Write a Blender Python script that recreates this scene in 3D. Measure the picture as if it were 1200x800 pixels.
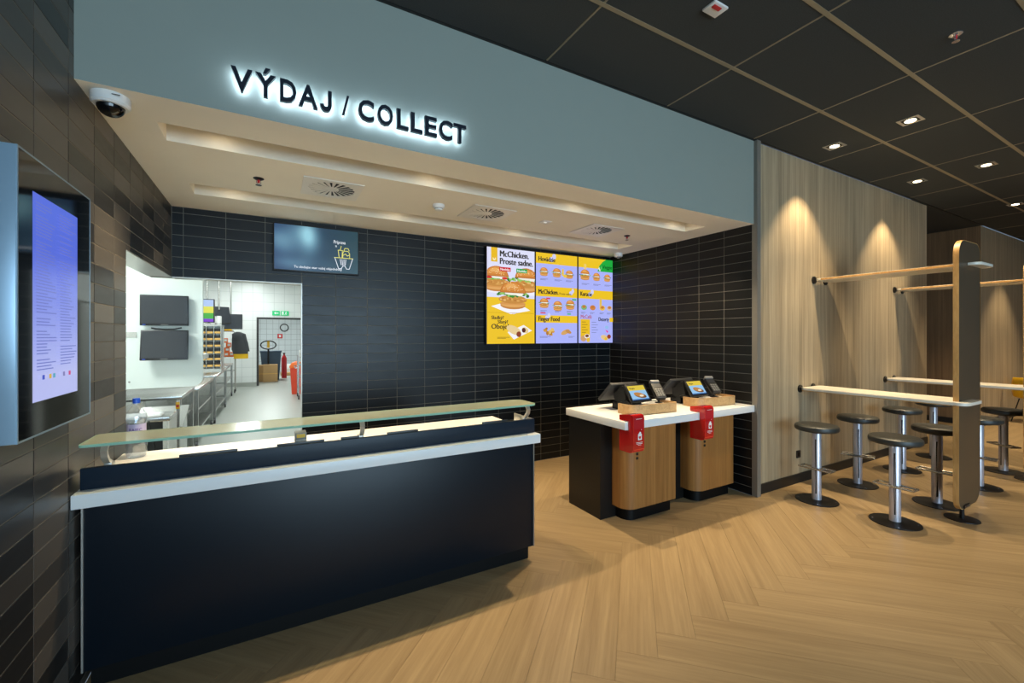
import bpy, bmesh, math, random
from mathutils import Vector, Matrix
random.seed(7)
PI = math.pi
R = math.radians
scene = bpy.context.scene
COL = scene.collection
for o in list(bpy.data.objects): bpy.data.objects.remove(o)

# ------------------------------------------------------------------ camera, world, exposure
cam_d = bpy.data.cameras.new('camera'); cam = bpy.data.objects.new('camera', cam_d); COL.objects.link(cam)
F_PX = 503.0
cam_d.sensor_fit = 'HORIZONTAL'; cam_d.sensor_width = 36.0; cam_d.lens = 36.0 * F_PX / 1200.0
cam_d.shift_y = (393.7 - 400.0) / 1200.0
cam_d.clip_start = 0.05; cam_d.clip_end = 200
cam.location = (0, 0, 1.6); cam.rotation_euler = (R(90), 0, -R(29.257))
scene.camera = cam

world = bpy.data.worlds.new('world'); scene.world = world; world.use_nodes = True
bg = world.node_tree.nodes['Background']
bg.inputs[0].default_value = (0.58, 0.76, 1.0, 1); bg.inputs[1].default_value = 0.20
vs = scene.view_settings
vs.view_transform = 'Standard'; vs.look = 'None'; vs.exposure = 0.0; vs.gamma = 1.0; vs.use_curve_mapping = False

def area(name, loc, rot, sx, sy, power, color):
    l = bpy.data.lights.new(name, 'AREA'); l.shape = 'RECTANGLE'; l.size = sx; l.size_y = sy; l.energy = power; l.color = color
    o = bpy.data.objects.new(name, l); COL.objects.link(o); o.location = loc; o.rotation_euler = rot
    return o
# daylight from the shop front behind the camera
area('shopfront_daylight', (0.2, -5.2, 1.7), (R(90), 0, 0), 8.0, 2.6, 640, (0.58, 0.82, 1.0))

WARM = (1.0, 0.79, 0.50)
SPOT_SOFFIT = 94.0
SPOT_DINING = 215.0

# ------------------------------------------------------------------ material helpers
def lin(c):
    return tuple(((x / 255.0) / 12.92 if x / 255.0 <= 0.04045 else ((x / 255.0 + 0.055) / 1.055) ** 2.4) for x in c)
MATS = {}
def newmat(name):
    m = bpy.data.materials.new(name); m.use_nodes = True; MATS[name] = m
    nt = m.node_tree; b = nt.nodes['Principled BSDF']
    return m, nt, b
def N(nt, t, **kw):
    n = nt.nodes.new(t)
    for k, v in kw.items():
        if hasattr(n, k): setattr(n, k, v)
        else: n.inputs[k].default_value = v
    return n
def col4(c): return (c[0], c[1], c[2], 1.0)
def mat(name, color, rough=0.5, metal=0.0, var=0.06, scale=8.0, bump=0.0, spec=0.5, coat=0.0, bscale=60.0, rand=0.0):
    """plain surface with a little procedural variation in tone and roughness"""
    m, nt, b = newmat(name); L = nt.links
    tc = N(nt, 'ShaderNodeTexCoord'); no = N(nt, 'ShaderNodeTexNoise'); no.inputs['Scale'].default_value = scale; no.inputs['Detail'].default_value = 4
    L.new(tc.outputs['Object'], no.inputs['Vector'])
    mr = N(nt, 'ShaderNodeMapRange'); mr.inputs['To Min'].default_value = 1 - var; mr.inputs['To Max'].default_value = 1 + var
    L.new(no.outputs['Fac'], mr.inputs['Value'])
    val = mr.outputs[0]
    if rand > 0:
        oi = N(nt, 'ShaderNodeObjectInfo'); m2 = N(nt, 'ShaderNodeMapRange'); m2.inputs['To Min'].default_value = 1 - rand; m2.inputs['To Max'].default_value = 1 + rand
        L.new(oi.outputs['Random'], m2.inputs['Value'])
        mu = N(nt, 'ShaderNodeMath', operation='MULTIPLY'); L.new(val, mu.inputs[0]); L.new(m2.outputs[0], mu.inputs[1]); val = mu.outputs[0]
    vm = N(nt, 'ShaderNodeVectorMath', operation='SCALE'); vm.inputs[0].default_value = color[:3]
    L.new(val, vm.inputs['Scale']); L.new(vm.outputs[0], b.inputs['Base Color'])
    b.inputs['Roughness'].default_value = rough; b.inputs['Metallic'].default_value = metal
    b.inputs['Specular IOR Level'].default_value = spec; b.inputs['Coat Weight'].default_value = coat
    if bump > 0:
        n2 = N(nt, 'ShaderNodeTexNoise'); n2.inputs['Scale'].default_value = bscale; n2.inputs['Detail'].default_value = 3
        L.new(tc.outputs['Object'], n2.inputs['Vector'])
        bp = N(nt, 'ShaderNodeBump'); bp.inputs['Strength'].default_value = bump; bp.inputs['Distance'].default_value = 0.003
        L.new(n2.outputs['Fac'], bp.inputs['Height']); L.new(bp.outputs[0], b.inputs['Normal'])
    return m
def emit(name, color, strength):
    m, nt, b = newmat(name)
    b.inputs['Base Color'].default_value = col4(color); b.inputs['Emission Color'].default_value = col4(color); b.inputs['Emission Strength'].default_value = strength
    return m
def wood(name, dark, light, scale=(60, 60, 1.5), rough=0.45, plank=False, spec=0.4, contrast=(0.33, 0.70)):
    """grain runs along the axis with the small scale"""
    m, nt, b = newmat(name); L = nt.links
    tc = N(nt, 'ShaderNodeTexCoord'); vec = tc.outputs['Object']
    oi = N(nt, 'ShaderNodeObjectInfo')
    if plank:
        sh = N(nt, 'ShaderNodeVectorMath', operation='SCALE'); sh.inputs[0].default_value = (31.0, 17.0, 5.0); L.new(oi.outputs['Random'], sh.inputs['Scale'])
        ad = N(nt, 'ShaderNodeVectorMath', operation='ADD'); L.new(vec, ad.inputs[0]); L.new(sh.outputs[0], ad.inputs[1]); vec = ad.outputs[0]
    mp = N(nt, 'ShaderNodeMapping'); mp.inputs['Scale'].default_value = scale; L.new(vec, mp.inputs['Vector'])
    n1 = N(nt, 'ShaderNodeTexNoise'); n1.inputs['Scale'].default_value = 1.0; n1.inputs['Detail'].default_value = 6; n1.inputs['Roughness'].default_value = 0.65; n1.inputs['Distortion'].default_value = 0.3
    L.new(mp.outputs[0], n1.inputs['Vector'])
    mp2 = N(nt, 'ShaderNodeMapping'); mp2.inputs['Scale'].default_value = tuple(s * 0.17 for s in scale); L.new(vec, mp2.inputs['Vector'])
    n2 = N(nt, 'ShaderNodeTexNoise'); n2.inputs['Scale'].default_value = 1.0; n2.inputs['Detail'].default_value = 3; n2.inputs['Distortion'].default_value = 1.2
    L.new(mp2.outputs[0], n2.inputs['Vector'])
    mx = N(nt, 'ShaderNodeMath', operation='MULTIPLY_ADD'); mx.inputs[1].default_value = 0.55; L.new(n1.outputs['Fac'], mx.inputs[0])
    m3 = N(nt, 'ShaderNodeMath', operation='MULTIPLY'); m3.inputs[1].default_value = 0.45; L.new(n2.outputs['Fac'], m3.inputs[0]); L.new(m3.outputs[0], mx.inputs[2])
    rp = N(nt, 'ShaderNodeValToRGB'); rp.color_ramp.elements[0].position = contrast[0]; rp.color_ramp.elements[1].position = contrast[1]
    rp.color_ramp.elements[0].color = col4(dark); rp.color_ramp.elements[1].color = col4(light)
    L.new(mx.outputs[0], rp.inputs[0])
    out = rp.outputs[0]
    if plank:
        mr = N(nt, 'ShaderNodeMapRange'); mr.inputs['To Min'].default_value = 0.95; mr.inputs['To Max'].default_value = 1.05; L.new(oi.outputs['Random'], mr.inputs['Value'])
        vm = N(nt, 'ShaderNodeVectorMath', operation='SCALE'); L.new(out, vm.inputs[0]); L.new(mr.outputs[0], vm.inputs['Scale']); out = vm.outputs[0]
    L.new(out, b.inputs['Base Color']); b.inputs['Roughness'].default_value = rough; b.inputs['Specular IOR Level'].default_value = spec
    bp = N(nt, 'ShaderNodeBump'); bp.inputs['Strength'].default_value = 0.12; bp.inputs['Distance'].default_value = 0.002
    L.new(n1.outputs['Fac'], bp.inputs['Height']); L.new(bp.outputs[0], b.inputs['Normal'])
    return m
def tile_mat(name, lo, hi, rough, spec=0.5, steps=False):
    """per-tile tone from the object's random value, cloudy streaks inside each tile"""
    m, nt, b = newmat(name); L = nt.links
    oi = N(nt, 'ShaderNodeObjectInfo'); tc = N(nt, 'ShaderNodeTexCoord')
    mp = N(nt, 'ShaderNodeMapping'); mp.inputs['Scale'].default_value = (5, 5, 22); L.new(tc.outputs['Object'], mp.inputs['Vector'])
    sh = N(nt, 'ShaderNodeVectorMath', operation='SCALE'); sh.inputs[0].default_value = (13.0, 29.0, 7.0); L.new(oi.outputs['Random'], sh.inputs['Scale'])
    ad = N(nt, 'ShaderNodeVectorMath', operation='ADD'); L.new(mp.outputs[0], ad.inputs[0]); L.new(sh.outputs[0], ad.inputs[1])
    no = N(nt, 'ShaderNodeTexNoise'); no.inputs['Scale'].default_value = 1.0; no.inputs['Detail'].default_value = 5; L.new(ad.outputs[0], no.inputs['Vector'])
    mx = N(nt, 'ShaderNodeMix'); mx.data_type = 'RGBA'; mx.inputs['A'].default_value = col4(lo); mx.inputs['B'].default_value = col4(hi)
    rnd = oi.outputs['Random']
    if steps:
        rp = N(nt, 'ShaderNodeValToRGB'); rp.color_ramp.interpolation = 'CONSTANT'; el = rp.color_ramp.elements
        el[0].position = 0.0; el[0].color = (0.05, 0.05, 0.05, 1); el[1].position = 0.36; el[1].color = (0.45, 0.45, 0.45, 1)
        e3 = el.new(0.62); e3.color = (0.75, 0.75, 0.75, 1); e4 = el.new(0.84); e4.color = (1, 1, 1, 1)
        L.new(rnd, rp.inputs[0]); rnd = rp.outputs[0]
    L.new(rnd, mx.inputs['Factor'])
    mr = N(nt, 'ShaderNodeMapRange'); mr.inputs['To Min'].default_value = 0.8; mr.inputs['To Max'].default_value = 1.2; L.new(no.outputs['Fac'], mr.inputs['Value'])
    vm = N(nt, 'ShaderNodeVectorMath', operation='SCALE'); L.new(mx.outputs['Result'], vm.inputs[0]); L.new(mr.outputs[0], vm.inputs['Scale'])
    L.new(vm.outputs[0], b.inputs['Base Color'])
    r2 = N(nt, 'ShaderNodeMapRange'); r2.inputs['To Min'].default_value = rough - 0.06; r2.inputs['To Max'].default_value = rough + 0.1; L.new(no.outputs['Fac'], r2.inputs['Value'])
    L.new(r2.outputs[0], b.inputs['Roughness']); b.inputs['Specular IOR Level'].default_value = spec
    return m
def grid_tile_mat(name, tile, grout, w, h, rough=0.3):
    """tiles too far away to build: brick texture in stacked bond"""
    m, nt, b = newmat(name); L = nt.links
    tc = N(nt, 'ShaderNodeTexCoord'); sp = N(nt, 'ShaderNodeSeparateXYZ'); L.new(tc.outputs['Object'], sp.inputs[0])
    su = N(nt, 'ShaderNodeMath', operation='ADD'); L.new(sp.outputs['X'], su.inputs[0]); L.new(sp.outputs['Y'], su.inputs[1])
    cb = N(nt, 'ShaderNodeCombineXYZ'); L.new(su.outputs[0], cb.inputs['X']); L.new(sp.outputs['Z'], cb.inputs['Y'])
    br = N(nt, 'ShaderNodeTexBrick'); br.offset = 0.0; br.squash = 1.0
    br.inputs['Scale'].default_value = 1.0; br.inputs['Brick Width'].default_value = w; br.inputs['Row Height'].default_value = h; br.inputs['Mortar Size'].default_value = 0.006
    br.inputs['Color1'].default_value = col4(tile); br.inputs['Color2'].default_value = col4(tuple(c * 0.96 for c in tile)); br.inputs['Mortar'].default_value = col4(grout)
    L.new(cb.outputs[0], br.inputs['Vector']); L.new(br.outputs['Color'], b.inputs['Base Color']); b.inputs['Roughness'].default_value = rough
    return m
def clear_mat(name, tint, gloss=(1, 1, 1), rough=0.02, ior=1.5, extra=0.0, haze=0.0, haze_col=(226, 232, 220)):
    """clear sheet: see-through with a fresnel reflection"""
    m, nt, b = newmat(name); L = nt.links; out = nt.nodes['Material Output']
    tr = N(nt, 'ShaderNodeBsdfTransparent'); tr.inputs['Color'].default_value = col4(tint)
    gl = N(nt, 'ShaderNodeBsdfGlossy'); gl.inputs['Color'].default_value = col4(gloss); gl.inputs['Roughness'].default_value = rough
    lw = N(nt, 'ShaderNodeLayerWeight'); lw.inputs['Blend'].default_value = 0.5
    pw = N(nt, 'ShaderNodeMath', operation='POWER'); pw.inputs[1].default_value = 5.0; L.new(lw.outputs['Facing'], pw.inputs[0])
    f0 = ((ior - 1) / (ior + 1)) ** 2; fr = N(nt, 'ShaderNodeMath', operation='MULTIPLY_ADD'); fr.inputs[1].default_value = 1 - f0; fr.inputs[2].default_value = f0; L.new(pw.outputs[0], fr.inputs[0])
    ad = N(nt, 'ShaderNodeMath', operation='ADD'); ad.use_clamp = True; ad.inputs[1].default_value = extra; L.new(fr.outputs[0], ad.inputs[0])
    mx = N(nt, 'ShaderNodeMixShader'); L.new(ad.outputs[0], mx.inputs[0]); L.new(tr.outputs[0], mx.inputs[1]); L.new(gl.outputs[0], mx.inputs[2])
    sh = mx.outputs[0]
    if haze > 0:  # painted haze: pale diffuse colour mixed over the clear sheet
        df = N(nt, 'ShaderNodeBsdfDiffuse'); df.inputs['Color'].default_value = col4(lin(haze_col)); m2 = N(nt, 'ShaderNodeMixShader'); m2.inputs[0].default_value = haze
        L.new(sh, m2.inputs[1]); L.new(df.outputs[0], m2.inputs[2]); sh = m2.outputs[0]
    nt.nodes.remove(b); L.new(sh, out.inputs['Surface'])
    return m
def attr_mat(name, strength, rough=0.25, base=False):
    """flat print or screen picture: colour comes from the mesh's colour attribute"""
    m, nt, b = newmat(name); L = nt.links
    at = N(nt, 'ShaderNodeAttribute'); at.attribute_name = 'Col'
    if base: L.new(at.outputs['Color'], b.inputs['Base Color'])
    else:
        b.inputs['Base Color'].default_value = (0.004, 0.004, 0.005, 1)
        L.new(at.outputs['Color'], b.inputs['Emission Color']); b.inputs['Emission Strength'].default_value = strength
    b.inputs['Roughness'].default_value = rough
    return m

# surfaces
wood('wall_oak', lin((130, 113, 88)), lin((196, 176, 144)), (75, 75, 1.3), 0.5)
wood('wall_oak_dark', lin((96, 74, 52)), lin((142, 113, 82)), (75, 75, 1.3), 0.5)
wood('floor_oak', lin((146, 121, 86)), lin((180, 154, 114)), (2.2, 60, 60), 0.38, plank=True, spec=0.45)
wood('pedestal_oak', lin((132, 86, 40)), lin((172, 122, 66)), (95, 95, 2.0), 0.42)
wood('riser_oak', lin((176, 134, 84)), lin((214, 176, 124)), (70, 70, 70), 0.45)
wood('ply_edge', lin((168, 122, 66)), lin((214, 170, 108)), (40, 40, 6), 0.45)
mat('floor_base', lin((110, 88, 60)), 0.8)
tile_mat('tile_back', lin((13, 16, 20)), lin((20, 24, 29)), 0.32, spec=0.3)
tile_mat('tile_right', lin((17, 17, 18)), lin((25, 25, 25)), 0.34, spec=0.35)
tile_mat('tile_left', lin((36, 35, 34)), lin((92, 87, 81)), 0.34, steps=True)
mat('grout_dark', lin((118, 116, 108)), 0.85)
mat('grout_left', lin((140, 130, 114)), 0.85)
mat('fascia_paint', lin((144, 152, 144)), 0.6, var=0.02, bump=0.02)
mat('soffit_paint', lin((236, 229, 214)), 0.75, var=0.02, bump=0.02)
mat('ceiling_felt', lin((64, 67, 67)), 0.95, var=0.35, scale=160, bump=0.4, bscale=260, spec=0.1)
mat('ceiling_bar', lin((136, 124, 100)), 0.5, 0.0)
mat('trim_metal', lin((138, 132, 122)), 0.4, 0.3)
mat('baseboard_black', lin((24, 23, 22)), 0.5)
mat('navy_laminate', lin((18, 32, 46)), 0.42, spec=0.3, var=0.08, bump=0.05, bscale=220)
mat('counter_front', lin((10, 19, 28)), 0.38, spec=0.3, var=0.08, bump=0.05, bscale=220)
mat('black_laminate', lin((18, 17, 16)), 0.38, spec=0.35, var=0.08, bump=0.05, bscale=220)
mat('kick_black', lin((4, 5, 6)), 0.5, spec=0.2)
mat('white_solid', lin((238, 238, 236)), 0.35, var=0.02)
mat('white_wall', lin((232, 236, 234)), 0.5, var=0.015)
mat('white_plastic', lin((226, 226, 224)), 0.4, var=0.02)
mat('black_plastic', lin((20, 20, 22)), 0.38)
mat('black_gloss', lin((8, 9, 11)), 0.06, var=0.0)
mat('dark_grey_plastic', lin((52, 52, 54)), 0.45)
mat('grey_plastic', lin((128, 128, 126)), 0.45)
mat('steel', lin((190, 190, 186)), 0.26, 0.9, var=0.08, scale=3)
mat('steel_sheet', lin((200, 201, 198)), 0.34, 0.55, var=0.05, scale=3)
mat('chrome', lin((212, 212, 220)), 0.14, 0.85, var=0.02)
mat('column_silver', lin((206, 204, 214)), 0.33, 0.55, var=0.02)
mat('slot_black', lin((14, 14, 16)), 0.6)
mat('chrome_dark', lin((30, 30, 33)), 0.3, 0.5)
mat('aluminium', lin((196, 192, 184)), 0.32, 0.7)
mat('bronze_panel', lin((96, 80, 62)), 0.42, 0.35, var=0.05)
mat('seat_vinyl', lin((48, 50, 48)), 0.42, var=0.05, bump=0.05, bscale=120)
mat('base_black', lin((22, 22, 23)), 0.4, 0.3)
mat('table_top', lin((232, 226, 212)), 0.32, var=0.02)
mat('red_acrylic', lin((190, 24, 26)), 0.14, var=0.05, coat=0.4)
mat('red_acrylic_bright', lin((226, 66, 40)), 0.2, var=0.03)
mat('vent_dark', lin((22, 22, 22)), 0.7)
mat('vent_metal', lin((230, 226, 218)), 0.4, 0.1)
mat('kitchen_floor', lin((168, 172, 165)), 0.35, var=0.03, scale=2)
mat('kitchen_panel', lin((206, 214, 209)), 0.4, var=0.015)
grid_tile_mat('kitchen_tile', lin((234, 238, 237)), lin((206, 212, 211)), 0.30, 0.30)
grid_tile_mat('store_tile', lin((206, 214, 218)), lin((142, 149, 154)), 0.24, 0.24)
mat('monitor_face', lin((42, 46, 52)), 0.3)
mat('monitor_bezel', lin((24, 25, 28)), 0.4)
mat('cardboard', lin((184, 146, 98)), 0.8, var=0.06)
mat('blue_plastic', lin((62, 82, 104)), 0.5)
mat('bottle_blue', lin((36, 84, 196)), 0.35)
mat('orange_red', lin((226, 74, 46)), 0.45)
mat('orange', lin((240, 112, 40)), 0.5)
mat('yellow_cloth', lin((236, 186, 30)), 0.75, bump=0.2)
mat('yellow_shell', lin((232, 180, 24)), 0.4)
mat('grey_cloth', lin((66, 68, 72)), 0.8, bump=0.2)
mat('tray_amber', lin((214, 168, 90)), 0.45)
mat('red_paint', lin((196, 30, 34)), 0.4)
mat('green_paint', lin((20, 150, 84)), 0.4)
mat('letter_navy', lin((24, 34, 48)), 0.35, 0.1, var=0.05)
mat('display_metal', lin((150, 176, 196)), 0.3, 0.35, var=0.02)
mat('glass_edge', lin((150, 196, 172)), 0.12, var=0.04)
clear_mat('shelf_glass', (0.87, 0.94, 0.90), rough=0.08, ior=1.5, extra=0.02)
clear_mat('shelf_glass_top', (0.93, 0.97, 0.94), rough=0.12, ior=1.5, extra=0.02, haze=0.5, haze_col=(158, 164, 146))  # pale hazy reflection on the clear glass, put in as diffuse colour
clear_mat('bottle_pet', (0.93, 0.95, 0.98), rough=0.08, ior=1.45, extra=0.14, haze=0.14)
clear_mat('bottle_water', (0.88, 0.91, 0.96), rough=0.05, ior=1.33, extra=0.08)
attr_mat('screen', 1.0); attr_mat('print', 0, 0.5, base=True)
emit('lamp_warm', (1.0, 0.80, 0.52), 9.0); emit('lamp_soffit', (1.0, 0.82, 0.56), 11.0); emit('lamp_kitchen', (0.95, 1.0, 0.98), 3.0)
emit('letter_glow', (0.66, 0.83, 1.0), 24.0); emit('green_sign', lin((20, 160, 96)), 0.8); emit('white_sign', (0.9, 1, 0.95), 1.0)
M = MATS

# ------------------------------------------------------------------ mesh helpers
def rloc(o):
    while o.parent: o = o.parent
    return Vector(o.location)
class MB:
    """collects shapes, then links them as one mesh object"""
    def __init__(s, mtx=None): s.bm = bmesh.new(); s.m = mtx or Matrix.Identity(4); s.mi = 0
    def v(s, p): return s.bm.verts.new(s.m @ Vector(p))
    def face(s, vs):
        try: f = s.bm.faces.new(vs); f.material_index = s.mi; return f
        except ValueError: return None
    def box(s, x0, x1, y0, y1, z0, z1, bev=0.0, seg=2):
        vs_ = [s.v((x, y, z)) for x in (x0, x1) for y in (y0, y1) for z in (z0, z1)]
        fs = [s.face([vs_[i] for i in q]) for q in ((0, 1, 3, 2), (4, 6, 7, 5), (0, 4, 5, 1), (2, 3, 7, 6), (0, 2, 6, 4), (1, 5, 7, 3))]
        if bev > 0:
            es = list({e for f in fs for e in f.edges})
            bmesh.ops.bevel(s.bm, geom=es, offset=bev, segments=seg, affect='EDGES', profile=0.5)
        return s
    def rings(s, rings, cap0=True, cap1=True, closed=True):
        rs = [[s.v(p) for p in r] for r in rings]; n = len(rs[0])
        for a, b in zip(rs, rs[1:]):
            for i in range(n if closed else n - 1):
                s.face((a[i], a[(i + 1) % n], b[(i + 1) % n], b[i]))
        if cap0: s.face(rs[0][::-1])
        if cap1: s.face(rs[-1])
        return s
    def lathe(s, prof, c=(0, 0, 0), seg=24, cap0=True, cap1=True):
        """prof: (radius, z)"""
        return s.rings([[(c[0] + r * math.cos(2 * PI * i / seg), c[1] + r * math.sin(2 * PI * i / seg), c[2] + z) for i in range(seg)] for r, z in prof], cap0, cap1)
    def cyl(s, p, q, r, seg=16, r2=None, cap=True):
        p, q = Vector(p), Vector(q); r2 = r if r2 is None else r2
        d = (q - p).normalized(); a = d.orthogonal().normalized(); b = d.cross(a)
        ring = lambda c, rr: [c + a * (rr * math.cos(2 * PI * i / seg)) + b * (rr * math.sin(2 * PI * i / seg)) for i in range(seg)]
        return s.rings([ring(p, r), ring(q, r2)], cap, cap)
    def tube(s, pts, r, seg=8, closed=False):
        pts = [Vector(p) for p in pts]; n = len(pts); rs = []; a = None
        for i, p in enumerate(pts):
            if closed: d = pts[(i + 1) % n] - pts[i - 1]
            else: d = pts[min(i + 1, n - 1)] - pts[max(i - 1, 0)]
            d.normalize()
            a = d.orthogonal().normalized() if a is None else (a - d * a.dot(d)).normalized()
            b = d.cross(a)
            rs.append([p + a * (r * math.cos(2 * PI * k / seg)) + b * (r * math.sin(2 * PI * k / seg)) for k in range(seg)])
        if closed: rs.append(rs[0])
        return s.rings(rs, not closed, not closed)
    def prism(s, poly, z0, z1, axis='z', bev=0.0):
        """poly of 2-D points pushed along an axis"""
        f = {'z': lambda a, b, c: (a, b, c), 'y': lambda a, b, c: (a, c, b), 'x': lambda a, b, c: (c, a, b)}[axis]
        if bev > 0:
            n = len(poly); cx = sum(p[0] for p in poly) / n; cy = sum(p[1] for p in poly) / n
            def ins(d):
                out = []
                for p in poly:
                    v = Vector((cx - p[0], cy - p[1])); l = max(v.length, 1e-6); out.append((p[0] + v.x / l * d, p[1] + v.y / l * d))
                return out
            i = ins(bev)
            s.rings([[f(a, b, z0) for a, b in i], [f(a, b, z0 + bev) for a, b in poly], [f(a, b, z1 - bev) for a, b in poly], [f(a, b, z1) for a, b in i]])
        else: s.rings([[f(a, b, z0) for a, b in poly], [f(a, b, z1) for a, b in poly]])
        return s
    def polys(s, vs_, fs):
        v = [s.v(p) for p in vs_]
        for q in fs: s.face([v[i] for i in q])
        return s
    def build(s, name, m, parent=None, smooth=True, world=True, origin=None, recalc=True):
        if recalc: bmesh.ops.recalc_face_normals(s.bm, faces=s.bm.faces)
        me = bpy.data.meshes.new(name)
        if parent is not None: off = rloc(parent) if world else Vector((0, 0, 0))
        elif origin is not None: off = Vector(origin)
        else:
            xs = [v.co for v in s.bm.verts]
            off = Vector(((min(v.x for v in xs) + max(v.x for v in xs)) / 2, (min(v.y for v in xs) + max(v.y for v in xs)) / 2, min(v.z for v in xs)))
        bmesh.ops.translate(s.bm, verts=s.bm.verts, vec=-off)
        s.bm.to_mesh(me); s.bm.free()
        for mm in (m if isinstance(m, (list, tuple)) else [m]): me.materials.append(M[mm] if isinstance(mm, str) else mm)
        if smooth and len(me.polygons):
            me.polygons.foreach_set('use_smooth', [True] * len(me.polygons)); me.set_sharp_from_angle(angle=R(32))
        o = bpy.data.objects.new(name, me); COL.objects.link(o)
        if parent is not None: o.parent = parent
        else: o.location = off
        return o
def tag(o, label=None, cat=None, group=None, kind=None):
    if label: o['label'] = label
    if cat: o['category'] = cat
    if group: o['group'] = group
    if kind: o['kind'] = kind
    return o
def thing(name, loc, label, cat, group=None, rz=0):
    o = bpy.data.objects.new(name, None); COL.objects.link(o); o.location = loc; o.rotation_euler = (0, 0, rz); o.empty_display_size = 0.1
    return tag(o, label, cat, group)
def struct(name, mb, m, label=None, cat=None):
    return tag(mb.build(name, m, smooth=False), label, cat, kind='structure')
def copy_tree(o, parent=None):
    c = o.copy(); COL.objects.link(c)
    if parent is not None: c.parent = parent
    for ch in list(o.children): copy_tree(ch, c)
    return c
def B(*a, **k): return MB().box(*a, **k)
def rrect(x0, x1, y0, y1, r, seg=6):
    """rounded rectangle outline; r is one radius or four (x0y0, x1y0, x1y1, x0y1)"""
    rs = r if isinstance(r, (tuple, list)) else (r,) * 4
    out = []
    for (cx, cy, a, rr) in ((x0, y0, 180, rs[0]), (x1, y0, 270, rs[1]), (x1, y1, 0, rs[2]), (x0, y1, 90, rs[3])):
        if rr <= 0: out.append((cx, cy)); continue
        ox = cx + (rr if cx == x0 else -rr); oy = cy + (rr if cy == y0 else -rr)
        for i in range(seg + 1):
            t = R(a + 90 * i / seg); out.append((ox + rr * math.cos(t), oy + rr * math.sin(t)))
    return out
TXT = {}
def text_geo(s, bold=0.0):
    """outline text as triangles: (verts 2-D, faces, width); unit size"""
    k = (s, bold)
    if k in TXT: return TXT[k]
    cu = bpy.data.curves.new('t', 'FONT'); cu.body = s; cu.size = 1.0; cu.offset = bold; cu.resolution_u = 3
    o = bpy.data.objects.new('t', cu); COL.objects.link(o)
    dg = bpy.context.evaluated_depsgraph_get(); dg.update()
    me = bpy.data.meshes.new_from_object(o.evaluated_get(dg))
    vs_ = [(v.co.x, v.co.y) for v in me.vertices]; fs = [tuple(p.vertices) for p in me.polygons]
    bpy.data.objects.remove(o); bpy.data.curves.remove(cu); bpy.data.meshes.remove(me)
    TXT[k] = (vs_, fs, max([v[0] for v in vs_] or [0])); return TXT[k]
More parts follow.
